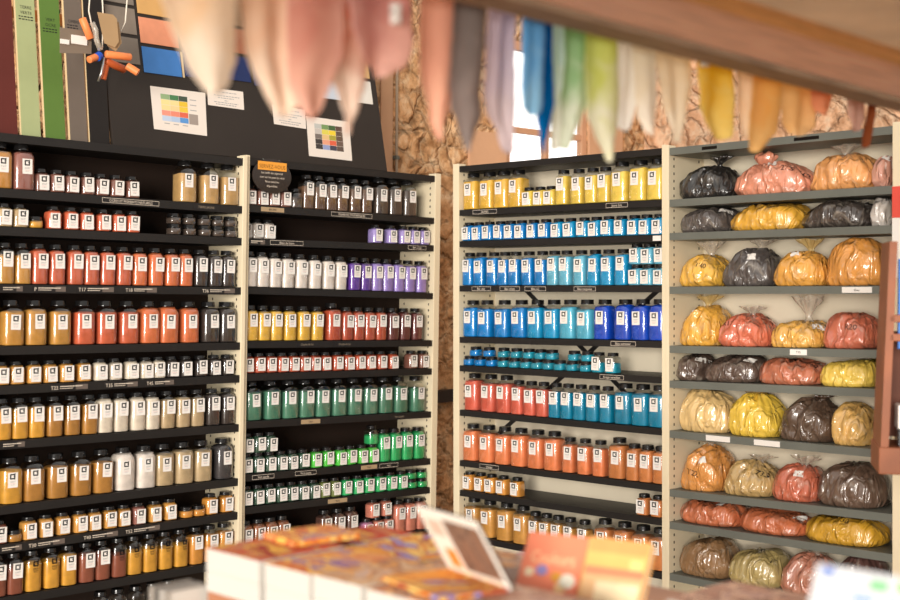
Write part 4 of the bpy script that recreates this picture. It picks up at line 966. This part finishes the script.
def paper(nm, quad, label):
    q = [Vector((p[0], p[1])) for p in quad]     # corners in order top left, top right, bottom right, bottom left
    c = sum(q, Vector((0, 0))) / 4
    t = LB @ Matrix.Translation((c.x, -.0012, c.y)); mats = [M_paper, M_greyink]
    mb = MB()
    def at(u, v, y): 
        p = (q[0] * (1 - u) + q[1] * u) * (1 - v) + (q[3] * (1 - u) + q[2] * u) * v - c; return (p.x, y, p.y)
    def cell(u0, u1, v0, v1, mi, y=-.0006): mb.face([at(u0, v1, y), at(u1, v1, y), at(u1, v0, y), at(u0, v0, y)], mi)
    cor = [at(0, 1, -.0003), at(1, 1, -.0003), at(1, 0, -.0003), at(0, 0, -.0003)]; bk = [(p[0], .0006, p[2]) for p in cor]
    mb.add(cor + bk, [(0, 1, 2, 3), (7, 6, 5, 4), (0, 4, 5, 1), (1, 5, 6, 2), (2, 6, 7, 3), (3, 7, 4, 0)], 0)
    if nm in ('chart', 'chart2'):
        G = CH if nm == 'chart' else CH2; u0, u1, v0, v1 = (.17, .66, .15, .78) if nm == 'chart' else (.17, .82, .16, .80)
        nr, nc = len(G), len(G[0])
        for a in range(nr):
            for b in range(nc):
                mats.append(mat('print_%d_%d_%d' % G[a][b], rgb(*G[a][b]), .6, .3)); cell(u0 + (u1 - u0) * b / nc, u0 + (u1 - u0) * (b + 1) / nc - .004, v0 + (v1 - v0) * a / nr, v0 + (v1 - v0) * (a + 1) / nr - .006, len(mats) - 1)
        if nm == 'chart':
            mats.append(mat('print_taupe', rgb(160, 146, 136), .6)); cell(.67, .84, .54, .78, len(mats) - 1)
            for v in (.2, .32, .44): cell(.70, .82, v, v + .02, 1)
            for u in (.2, .37, .54): cell(u, u + .1, .82, .84, 1)
    else:
        for (u0, u1, v) in ((.24, .80, .16), (.17, .88, .36), (.28, .72, .48), (.46, .56, .62), (.17, .84, .74), (.22, .78, .85)):
            u = u0
            while u < u1:
                d = .03 + .06 * random.random(); cell(u, min(u + d, u1), v, v + .045, 1); u += d + .018
    o = mb.build('paper_sheet', mats); o.matrix_world = t; tag(o, label, 'paper')
for (nm, qd) in PAPERS:
    paper(nm, qd, dict(chart='white sheet with green, yellow, red and blue colour chart, left on board', chart2='white sheet with darker colour chart, lowest and rightmost on the board', note='small white text sheet just right of the left colour chart', note2='small white text sheet just left of the right colour chart')[nm])
LP = lean_frame(5.385, 2.272, 6)
fr = thing('plank_frame', 'orange wooden frame behind the coloured planks on left rack', 'frame', LP @ Matrix.Translation((2.68, .022, 0)))
M_owood = mat('orange_wood', rgb(196, 122, 62), .6, .3, vary=.15, scale=6)
for x in (0.02, .47):
    mb = MB(); mb.box((x, 0, 0), (x + .03, .025, 1.1), 0, .002); mb.build('post', M_owood, fr)
for z in (.525, .97):
    mb = MB(); mb.box((0, -.006, z), (.52, -.0005, z + .052), 0, .002); mb.build('rail', M_owood, fr)
M_edge = mat('plank_edge', rgb(222, 196, 152), .7)
PL = [(2.60, 2.742, (98, 46, 40), 'dark red brown colour plank at the left picture edge', ''), (2.756, 2.849, (168, 176, 128), 'pale green colour plank with handwritten words, on left rack', 'TERRE|VERTE'),
      (2.868, 2.968, (94, 124, 58), 'mid green colour plank between pale green and grey planks', 'VERT|OCRE'), (2.988, 3.077, (112, 100, 90), 'grey colour plank with handwritten lines beside the black plank', 'OMBRE'), (3.085, 3.188, (40, 36, 34), 'black plank between grey plank and black swatch board', '')]
for (x0, x1, c, lab, tx) in PL:
    t = thing('colour_plank', lab, 'plank', LP @ Matrix.Translation(((x0 + x1) / 2, 0, -.0135 * (x1 - 2.62))), 'colour planks leaning on the left rack'); w = (x1 - x0) / 2
    mb = MB(); mb.box((-w, 0, 0), (w, .012, 1.0), 0, .001); mb.build('wooden_body', M_edge, t)
    mb = MB(); mb.box((-w + .004, -.002, .002), (w, -.0002, .998), 0); mb.build('painted_face', mat('plank_%d' % c[0], rgb(*c), .75, .2, vary=.08, scale=5), t)
    if tx:
        mb = MB(); z = {'TERRE|VERTE': .572, 'VERT|OCRE': .535, 'OMBRE': .545}[tx]
        for k, ln in enumerate(tx.split('|')):
            text_fit(mb, ln, -w + .022, w - .014, -.0024, z - .024 * k, .014, 0)
        for k in range(2):
            zz = z - .024 * len(tx.split('|')) - .012 * k + .01; x = -w + .016
            while x < w - .02:
                d = .006 + .008 * random.random(); mb.face([(x, -.0024, zz), (x + d, -.0024, zz), (x + d, -.0024, zz + .005), (x, -.0024, zz + .005)], 0); x += d + .004
        mb.build('handwriting', M_ink, t)

# bundle of orange sticks and card tags hanging before the planks
t = thing('hanging_stick_bundle', 'bundle of orange sticks, card tags and cords hanging before the planks', 'bundle', FA @ Matrix.Translation((3.03, 5.2, 2.6)))
M_orange = mat('orange_stick', rgb(240, 138, 78), .45, .4, vary=.1, scale=20); M_darkor = mat('dark_orange_stick', rgb(190, 90, 44), .45, .4)
M_card = mat('kraft_card', rgb(178, 146, 108), .8, .2, vary=.05); M_cord = mat('white_cord', rgb(232, 222, 206), .8); M_blueband = mat('blue_band', rgb(30, 84, 190), .35)
P = lambda s, z, y=0: (s - 3.03, y, z - 2.6)
def stick(a, b, r, m):
    mb = MB(); a, b = Vector(a), Vector(b); d = (b - a)
    mb.tube([a, a + d * .03, a + d * .97, b], [r * .8, r, r, r * .8], 14); o = mb.build('orange_stick', m, t, 50)
stick(P(2.943, 2.785), P(2.984, 2.700), .0165, M_orange); stick(P(3.045, 2.640, -.02), P(3.165, 2.640, -.03), .0165, M_orange)
stick(P(3.055, 2.615, .0), P(3.165, 2.590, .02), .0175, M_darkor); stick(P(3.145, 2.600, -.03), P(3.185, 2.570, -.06), .0165, M_orange)
stick(P(3.065, 2.600, .01), P(3.055, 2.535, .02), .0165, M_darkor); stick(P(2.965, 2.605, -.02), P(3.03, 2.635, .0), .0155, M_orange)
mb = MB(); mb.tube([P(3.008, 2.622, -.012), P(3.026, 2.634, -.004)], .0185, 14); mb.build('blue_band', M_blueband, t, 50)
for (q, y) in (([(3.0, 2.815), (3.075, 2.815), (3.095, 2.80), (3.105, 2.70), (3.085, 2.672), (3.035, 2.685)], -.03), ([(3.07, 2.80), (3.115, 2.79), (3.13, 2.70), (3.10, 2.66), (3.06, 2.68)], -.012), ([(2.85, 2.735), (3.0, 2.735), (3.0, 2.64), (2.85, 2.625)], .02)):
    mb = MB(); a = [P(s, z, y) for s, z in q]; b = [P(s, z, y + .003) for s, z in q]; n = len(a)
    mb.add(a + b, [tuple(range(n))[::-1], tuple(range(n, 2 * n))] + [(i, (i + 1) % n, n + (i + 1) % n, n + i) for i in range(n)]); mb.build('card_tag', M_card if y < 0 else mat('grey_card', rgb(128, 112, 96), .8), t)
for (s0, s1, z0, z1) in ((2.902, 2.975, 2.672, 2.71), (2.85, 2.89, 2.665, 2.685)):
    mb = MB(); mb.box((s0 - 3.03, .013, z0 - 2.6), (s1 - 3.03, .0195, z1 - 2.6)); mb.build('white_sticker', M_white, t)
for pts in ([P(2.99, 4.0), P(2.985, 2.95), P(2.975, 2.82), P(3.01, 2.68)], [P(3.03, 4.0, -.01), P(3.03, 2.95, -.01), P(3.04, 2.80, -.01), P(3.035, 2.66, -.01)], [P(3.16, 4.0, .01), P(3.17, 2.90, .01), P(3.16, 2.80, .01), P(3.12, 2.72, .0)]):
    mb = MB(); mb.tube(pts, .0032, 8); mb.build('cord', M_cord, t, 'all')
mb = MB(); mb.tube([P(3.04, 2.625, -.02), P(3.03, 2.555, -.01), P(3.022, 2.52, .0)], .005, 8); mb.build('silver_pin', mat('steel', rgb(190, 190, 190), .3, .5, metal=.9), t, 'all')
mb = MB(); mb.tube([P(2.985, 2.77, -.01), P(3.0, 2.74, -.014), P(3.005, 2.70, -.012), P(3.025, 2.655, -.012)], .012, 8); mb.build('crumpled_film', M_clear, t, 'all')

# round self-service sign on the rack left of the gap
zb = shelf_z('B', 0, .15)
t = thing('hanging_sign', 'dark round self-service sign with orange heading at top of rack', 'sign', RF['B'] @ Matrix.Translation((.130, -.012, zb - .080)))
mb = MB(); N = 48; ew, eh = .120, .086
f0 = [(ew * math.cos(2 * PI * i / N), 0, eh * math.sin(2 * PI * i / N)) for i in range(N)]; f1 = [(p[0], .004, p[2]) for p in f0]
mb.rings([f0, f1]); mb.build('plate', mat('smoked_acrylic', rgb(44, 34, 28), .25, .5, coat=.3), t)
mb = MB(); mb.box((-.088, -.0022, .028), (.088, -.0004, .070), 0); text_fit(mb, 'SERVEZ-VOUS', -.080, .080, -.0026, .0375, .019, 1); mb.build('orange_heading', [mat('orange_heading', rgb(238, 162, 60), .5), mat('brown_ink', rgb(112, 60, 18), .6)], t)
mb = MB()
for k, ln in enumerate(('Les tarifs des pigments', 'sont sur les pots (au dos)', 'Nous sommes', 'disponibles')):
    text_fit(mb, ln, -.080 if k < 3 else -.04, .080 if k < 3 else .04, -.0008, .0105 - .0215 * k, .0105, 0)
mb.build('white_lettering', M_letter, t)
for x in (-.05, .05):
    mb = MB(); mb.tube([(x, .002, .074), (x, .006, .081), (x, .0118, .0835)], .002, 6); mb.build('hook', M_grey, t)

# ------------------------------------------------------------------ counter with books in front
TZ = .955
t = thing('display_table', 'long wooden counter in the foreground carrying the stacks of books', 'table', FC)
M_table = mat('table_wood', rgb(178, 124, 88), .5, .4, vary=.15, scale=6)
mb = MB(); mb.box((-2.435, 1.52, TZ - .035), (.2, 2.50, TZ), 0, .004); mb.build('tabletop', M_table, t)
mb = MB(); mb.box((-2.40, 1.60, TZ - .13), (.13, 1.625, TZ - .035)); mb.box((-2.40, 2.40, TZ - .13), (.13, 2.425, TZ - .035)); mb.build('apron', M_table, t)
for x in (-2.41, .09):
    for y in (1.58, 2.385):
        mb = MB(); mb.box((x, y, 0), (x + .06, y + .06, TZ - .035), 0, .003); mb.build('leg', M_table, t)
M_pages = mat('book_pages', rgb(206, 202, 193), .8, .1)
def pages_lines(m):
    N, L = nodes(m); b = N['Principled BSDF']; tc = N.new('ShaderNodeTexCoord'); w = N.new('ShaderNodeTexWave'); w.bands_direction = 'Z'; w.inputs['Scale'].default_value = 260
    L.new(tc.outputs['Object'], w.inputs['Vector']); bn = N.new('ShaderNodeBump'); bn.inputs['Strength'].default_value = .15; bn.inputs['Distance'].default_value = .001
    L.new(w.outputs['Fac'], bn.inputs['Height']); L.new(bn.outputs['Normal'], b.inputs['Normal'])
pages_lines(M_pages)
def book(label, M, w, d, h, m_cover, spine='back', c=.0006, group=None, m_pages=None, m_under=None):
    """lying book: w along x, d along y, h thick; spine on the back, front or right"""
    t = thing('book', label, 'book', M, group); q = .003
    mb = MB(); mb.box((-w / 2 + q, q * .5, c), (w / 2 - q, d - q, h - c)); mb.build('page_block', m_pages or M_pages, t)
    mb = MB(); mb.box((-w / 2, 0, h - c), (w / 2, d, h))
    if m_under: ub = MB(); ub.box((-w / 2, 0, 0), (w / 2, d, c)); ub.build('back_cover', m_under, t)
    else: mb.box((-w / 2, 0, 0), (w / 2, d, c))
    if spine == 'back': mb.box((-w / 2, d - c, c), (w / 2, d, h - c))
    elif spine == 'front': mb.box((-w / 2, 0, c), (w / 2, c, h - c))
    else: mb.box((w / 2 - c, 0, c), (w / 2, d, h - c))
    mb.build('cover', m_cover, t); return t
PC = dict(
 p1=[rgb(186, 62, 34), rgb(206, 84, 44), rgb(190, 120, 84), rgb(226, 170, 70), rgb(160, 50, 34)], p2=[rgb(224, 150, 92), rgb(206, 104, 56), rgb(240, 184, 92), rgb(150, 110, 150), rgb(214, 150, 110)],
 p3=[rgb(196, 150, 120), rgb(222, 186, 146), rgb(170, 118, 90), rgb(226, 160, 84), rgb(206, 172, 150)], p4=[rgb(232, 156, 60), rgb(214, 120, 50), rgb(238, 196, 110), rgb(180, 90, 60), rgb(150, 140, 190)],
 p5=[rgb(178, 130, 108), rgb(206, 160, 132), rgb(150, 110, 96), rgb(220, 180, 150), rgb(190, 150, 134)], p6=[rgb(226, 150, 86), rgb(206, 176, 156), rgb(150, 108, 92), rgb(232, 180, 120), rgb(196, 132, 92)])
PM = {k: print_mat('cover_print_' + k, v, 9, i) for i, (k, v) in enumerate(PC.items())}
M_kraft = mat('brown_cover', rgb(176, 120, 88), .6, .3, vary=.08)
stk = [(-2.341, -2.151, 'p1', 'leftmost'), (-2.138, -1.990, 'p2', 'second'), (-1.986, -1.840, 'p3', 'third'), (-1.832, -1.640, 'p3', 'fourth'), (-1.634, -1.44, 'p5', 'fifth')]
F0 = 1.615
for i, (s0, s1, pm, w_) in enumerate(stk):
    w = s1 - s0; z = TZ + .0005; xc = (s0 + s1) / 2
    book('thick brown backed book at the bottom of the %s front stack' % w_, FC @ Matrix.Translation((xc, F0 + .006, z)), w - .004, .225, .043, M_kraft, 'front', group='front row of book stacks'); z += .0435
    dz = [0, -.001, .001, -.001, .0][i]
    book('white paged book in the middle of the %s front stack' % w_, FC @ Matrix.Translation((xc, F0 + .001, z)), w - .001, .225, .044 + dz, M_pages, 'back', group='front row of book stacks'); z += .0445 + dz
    book('top book of the %s front stack with printed %s cover' % (w_, dict(p1='red', p2='orange', p3='brown and beige', p5='dusky brown')[pm]), FC @ Matrix.Translation((xc, F0, z)), w - .001, .225, .046, PM[pm if i != 3 else 'p6'], 'back', group='front row of book stacks', m_under=M_pages)
back = [(-2.335, -2.20, 0, 'p1', .0), (-2.19, -1.96, 0, 'p4', .01), (-1.95, -1.80, 0, 'p6', .0)]
for i, (s0, s1, n, pm, dy) in enumerate(back):
    w = s1 - s0; z = TZ + .0005; xc = (s0 + s1) / 2; y = 1.855 + dy
    hs = [.062, .061] + [.016] * n
    for k, h in enumerate(hs):
        book('%s book, level %s from below in the %s rear stack' % (['orange printed', 'thick brown', 'yellow and orange', 'patterned', 'reddish'][(i + k) % 5], ['one', 'two', 'three', 'four', 'five'][k], ['leftmost', 'second', 'third', 'fourth', 'fifth'][i]),
             FC @ Matrix.Translation((xc, y, z)) @ Matrix.Rotation(0.0, 4, 'Z'), w - .003, .235, h, PM[['p2', 'p5', 'p4', 'p6', 'p1'][(i + k) % 5] if k < len(hs) - 1 else pm], 'back', group='rear row of book stacks'); z += h + .0005
book('small orange backed book lying askew on top at the left end of the stacks', FC @ Matrix.Translation((-2.268, 1.752, TZ + .1365)) @ Matrix.Rotation(-.12, 4, 'Z'), .13, .17, .013, PM['p2'], 'front', m_pages=PM['p4'])
# low grey magazines left of the stacks
for k in range(4):
    book('grey backed booklet, %s from the left in the row left of the stacks' % ORD[k + 1], FC @ Matrix.Translation((-2.420 + .0195 * k, 1.535, TZ + .0005)), .018, .10, .05,
         mat('grey_cover_%d' % (k % 3), rgb(*[(150, 142, 132), (96, 92, 86), (168, 162, 154)][k % 3]), .6), 'front', group='grey booklets standing in a row')
# raised booklet cover
BL, BR, TLc = Vector((.003, 2.57, 1.0925)), Vector((.112, 2.40, 1.0925)), Vector((-.064, 2.528, 1.2235))
xw = (BR - BL); ww = xw.length; xw.normalize(); up = (TLc - BL); hh = up.length; up = (up - xw * up.dot(xw)).normalized(); nr = up.cross(xw).normalized()
if nr.y < 0: nr = -nr
BK = frame(BL, xw, nr, up)
t = thing('open_booklet', 'open booklet with its white cover raised, standing on the front book stacks', 'booklet', Matrix.Translation((.057, 2.485, 1.0905)))
def into(mb, M): return mb.xform(Matrix.Translation((-.057, -2.485, -1.0905)) @ M)
mb = MB(); mb.box((0, 0, 0), (ww, .006, hh), 0, .0015); into(mb, BK).build('raised_cover', mat('booklet_white', rgb(240, 234, 222), .5, .3), t)
M_bphoto = print_mat('booklet_photo', [rgb(120, 92, 76), rgb(150, 118, 98), rgb(108, 84, 72), rgb(140, 104, 84)], 14, 3)
mb = MB(); mb.box((ww * .40, -.0012, hh * .14), (ww * .995, -.0002, hh * .91), 0); into(mb, BK).build('brown_picture', M_bphoto, t)
mb = MB(); mb.box((ww * .16, -.0012, hh * .14), (ww * .33, -.0002, hh * .42), 0); into(mb, BK).build('orange_picture', mat('booklet_orange', rgb(226, 142, 60), .5), t)
mb = MB(); mb.box((ww * .1, -.0012, hh * .62), (ww * .33, -.0002, hh * .86), 0); into(mb, BK).build('pale_picture', mat('booklet_pale', rgb(214, 190, 172), .5), t)
mb = MB(); mb.box((-.002, .0062, -.001), (ww + .002, .009, hh + .001), 0, .001); into(mb, BK).build('cover_board', mat('dark_cover_board', rgb(70, 50, 44), .5), t)
flat = frame(BL + Vector((0, 0, -.0015)), xw, Vector((xw.y, -xw.x, 0)) * (1 if (xw.y * -.84 + -xw.x * -.54) > 0 else -1), (0, 0, 1))
mb = MB(); mb.box((0, .004, 0), (ww, .15, .008), 0, .001); into(mb, flat).build('lying_pages', PM['p4'], t)

M_easel = mat('easel_wire', rgb(60, 56, 54), .4, .5, metal=.6)
def upright(label, TL, xdir, lean, w, th, m_front, parts, cat='book', name='book', pages=True):
    x = Vector(xdir).normalized(); n = Vector((-x.y, x.x, 0)); a = math.radians(lean)
    up = n * math.sin(a) + Vector((0, 0, 1)) * math.cos(a); back = n * math.cos(a) - Vector((0, 0, 1)) * math.sin(a)
    zb = TZ + .005 + th * math.sin(a); L = (TL[2] - zb) / math.cos(a); B = Vector(TL) - up * L
    M = frame(B, x, back, up); t = thing(name, label, cat, M)
    if pages:
        mb = MB(); mb.box((.002, .0015, .002), (w - .003, th - .0015, L - .003)); mb.build('page_block', M_pages, t)
        mb = MB(); mb.box((0, 0, 0), (w, .0013, L)); mb.box((0, th - .0013, 0), (w, th, L)); mb.box((0, .0013, 0), (.0013, th - .0013, L)); mb.build('cover', m_front, t)
    else:
        mb = MB(); mb.box((0, 0, 0), (w, th, L), 0, .001); mb.build('board', m_front, t)
    parts(t, w, L)
    # wire easel behind it
    e = thing('wire_easel', 'small wire easel behind the ' + label.split(',')[0], 'easel', frame(Vector((B.x, B.y, TZ)), x, n, (0, 0, 1)))
    for fx in ((.15, .55) if name == 'book' else (.25, .75)):
        mb = MB(); s_, c_ = math.sin(a), math.cos(a); q = (th + .0065) / c_ / c_
        mb.tube([(w * fx, -.012, .018), (w * fx, -.012, .0022), (w * fx, q * c_ + .003, .0022), (w * fx, L * .6 * s_ + q * c_ + .003, L * .6 * c_), (w * fx, .14 + L * .3 * s_, .0022)], .0018, 8)
        mb.build('wire_leg', M_easel, e, 40)
    return t
def orange_parts(t, w, L):
    mb = MB(); text_fit(mb, 'Couleurs', w * .14, w * .86, -.0004, L * .70, .026, 0); mb.build('cover_title', mat('cream_title', rgb(250, 206, 160), .5), t)
    for (u, v, r, c) in ((.16, .60, .011, (246, 226, 190)), (.36, .63, .013, (150, 140, 196)), (.62, .58, .012, (226, 160, 60)), (.80, .55, .018, (236, 232, 214)), (.72, .48, .013, (250, 210, 150))):
        mb = MB(); mb.face([(w * u + r * math.cos(k * PI / 12), -.0004, L * v + r * .85 * math.sin(k * PI / 12)) for k in range(24)]); mb.build('printed_spot', mat('spot_%d_%d_%d' % c, rgb(*c), .5), t)
upright('orange book, standing upright beside a yellow one', (.165, 2.70, 1.146), (.85, -.53, 0), 30, .135, .014, mat('orange_cover', rgb(240, 138, 104), .4, .4, vary=.06, scale=9), orange_parts)
def yellow_parts(t, w, L):
    for (z0, z1, c) in ((.86, .99, (230, 160, 98)), (.72, .86, (234, 182, 108)), (.64, .72, (212, 140, 104)), (.30, .64, (234, 190, 140))):
        mb = MB(); mb.box((w * .03, -.0006, L * z0), (w * .97, -.0001, L * z1)); mb.build('colour_band', mat('band_%d_%d_%d' % c, rgb(*c), .45, .3, vary=.06, scale=12), t)
    mb = MB(); mb.box((w * .25, -.0009, L * .34), (w * .93, -.0006, L * .58)); mb.build('pale_picture', mat('pale_cover_picture', rgb(252, 232, 190), .45, vary=.08, scale=25), t)
    mb = MB(); mb.box((w * .72, -.0009, L * .72), (w * .93, -.0006, L * .82)); mb.build('green_patch', mat('green_cover_patch', rgb(214, 206, 130), .45), t)
upright('yellow book, standing upright right of the orange one', (.280, 2.62, 1.152), (.85, -.53, 0), 28, .132, .020, mat('yellow_cover', rgb(236, 178, 104), .4, .4), yellow_parts)
def card_parts(t, w, L):
    for (u, v, du, dv, c) in ((.05, .955, .09, .04, (96, 126, 196)), (.40, .925, .12, .05, (120, 190, 130)), (.59, .935, .12, .05, (120, 190, 50)), (.80, .94, .12, .045, (190, 186, 40)), (.30, .865, .14, .03, (120, 160, 210)), (.14, .90, .10, .015, (206, 222, 214)), (.54, .85, .07, .05, (110, 190, 212)), (.70, .85, .08, .05, (150, 206, 206)), (.2, .70, .6, .1, (196, 214, 226))):
        mb = MB(); mb.box((w * u, -.0006, L * v), (w * (u + du), -.0001, L * (v + dv * .8))); mb.build('printed_patch', mat('patch_%d_%d_%d' % c, rgb(*c), .5), t)
upright('white info card, standing at the lower right with green and blue patches', (.528, 1.9, 1.253), (.707, -.707, 0), 25, .215, .003, mat('info_card_white', rgb(204, 208, 212), .5, .3), card_parts, 'card', 'info_card', False)
book('pink magazine lying behind the raised booklet', FC @ Matrix.Translation((-2.13, 2.24, TZ + .0005)), .20, .25, .02, mat('pink_cover', rgb(206, 130, 150), .4), 'back')
book('brown pink book lying behind the upright yellow book', FC @ Matrix.Translation((-1.50, 2.24, TZ + .0005)), .22, .24, .05, PM['p5'], 'back')
book('rust brown book lying on the counter below the lowest bags', FC @ Matrix.Translation((-1.20, 2.10, TZ + .0005)), .24, .30, .045, mat('rust_cover', rgb(196, 124, 90), .5, vary=.1), 'back')

# brown wooden rack at the right picture edge
CR = Matrix.Translation((1.362, 4.2, 0)) @ Matrix.Rotation(math.radians(-12), 4, 'Z')
t = thing('wooden_rack', 'reddish brown wooden rack at the right picture edge', 'rack', CR)
M_redwood = mat('reddish_wood', rgb(146, 84, 50), .5, .35, vary=.2, scale=6); M_inner = mat('inner_wood', rgb(104, 58, 40), .6, .3, vary=.15)
mb = MB()
def prism(mb, x0, x1, y0, y1, z0, z1, dx, mi=0):
    vs = [(x0, y0, z0), (x1, y0, z0), (x1, y1, z0), (x0, y1, z0), (x0 + dx, y0, z1), (x1 + dx, y0, z1), (x1 + dx, y1, z1), (x0 + dx, y1, z1)]
    mb.add(vs, [(0, 3, 2, 1), (4, 5, 6, 7), (0, 1, 5, 4), (1, 2, 6, 5), (2, 3, 7, 6), (3, 0, 4, 7)], mi)
prism(mb, 0, .024, 0, .24, 1.06, 1.79, .024); mb.build('side_panel', M_redwood, t)
mb = MB(); prism(mb, .60, .624, 0, .24, 0, 1.79, 0); mb.build('side_panel', M_redwood, t)
mb = MB(); mb.box((.03, .225, 1.15), (.60, .24, 1.50)); mb.build('back_board', M_inner, t)
mb = MB(); mb.box((-.004, -.012, 1.055), (.60, .24, 1.14), 0, .004); mb.build('bottom_rail', M_redwood, t)
for z in (1.475, 1.535):
    mb = MB(); mb.box((.026, 0, z), (.60, .018, z + .024), 0, .003); mb.build('cross_rail', M_redwood, t)
mb = MB(); mb.box((.50, .05, 0), (.545, .095, 1.055), 0, .003); mb.build('leg', M_redwood, t)
mb = MB(); mb.box((.50, .17, 0), (.545, .215, 1.055), 0, .003); mb.build('leg', M_redwood, t)
o = thing('blue_folder', 'bright blue folder standing in the wooden rack', 'folder', CR @ Matrix.Translation((.062, .05, 1.5)))
mb = MB(); mb.box((-.008, -.028, -.05), (.24, -.006, .235), 0, .002)
mb.build('folder_cover', mat('blue_plastic', rgb(20, 104, 190), .4, .4), o)
mb = MB(); mb.box((-.004, -.0055, -.046), (.236, .008, .231)); mb.build('paper_fill', M_pages, o)
o = thing('white_card_box', 'small white and black box standing on the bottom rail of the wooden rack', 'box', CR @ Matrix.Translation((.058, .03, 1.1405)))
mb = MB(); mb.box((0, 0, 0), (.16, .10, .055), 0, .002); mb.build('black_base', M_lid, o)
mb = MB(); mb.box((0, 0, .0552), (.16, .10, .13), 0, .002); mb.build('white_card', M_white, o)
t = thing('price_sign', 'small red and white sign hanging on the right post of the bag rack', 'sign', RF['D'] @ Matrix.Translation((1.15, -.020, 1.86)))
mb = MB(); mb.box((-.055, 0, .05), (.055, .004, .175), 0, .001); mb.build('red_panel', mat('red_panel', rgb(226, 84, 70), .5), t)
mb = MB(); mb.box((-.055, .0, -.19), (.055, .004, .0495), 0, .001); mb.build('white_panel', M_white, t)

# ------------------------------------------------------------------ daylight
w = bpy.data.worlds.new('daylight'); SC.world = w; w.use_nodes = True
bg = w.node_tree.nodes['Background']; bg.inputs[0].default_value = (1.0, .955, .90, 1)
_N, _L = w.node_tree.nodes, w.node_tree.links
_tc = _N.new('ShaderNodeTexCoord'); _sp = _N.new('ShaderNodeSeparateXYZ'); _mr = _N.new('ShaderNodeMapRange')
_mr.inputs[1].default_value = .35; _mr.inputs[2].default_value = .85; _mr.inputs[3].default_value = WORLD_S; _mr.inputs[4].default_value = 2.6
_L.new(_tc.outputs['Generated'], _sp.inputs[0]); _L.new(_sp.outputs['Y'], _mr.inputs[0]); _L.new(_mr.outputs[0], bg.inputs[1])
def area(name, loc, target, size, energy, col, sy=None):
    l = bpy.data.lights.new(name, 'AREA'); l.energy = energy; l.color = col; l.size = size
    if sy: l.shape = 'RECTANGLE'; l.size_y = sy
    o = bpy.data.objects.new(name, l); COL.objects.link(o); o.location = loc
    o.rotation_euler = (Vector(target) - Vector(loc)).to_track_quat('-Z', 'Y').to_euler(); return o
area('shop_front_window', (-5.2, -16.0, 2.8), (.2, 6.5, 1.4), 9.5, KEY_E, (1, .945, .87), 6.0)
SC.cycles.transparent_max_bounces = 24
SC.cycles.max_bounces = 7; SC.cycles.diffuse_bounces = 3; SC.cycles.glossy_bounces = 3
SC.cycles.caustics_reflective = False; SC.cycles.caustics_refractive = False
SC.view_settings.view_transform = 'Standard'; SC.view_settings.look = 'None'
SC.view_settings.gamma = 1; SC.view_settings.use_curve_mapping = False; SC.view_settings.exposure = EXPOSURE
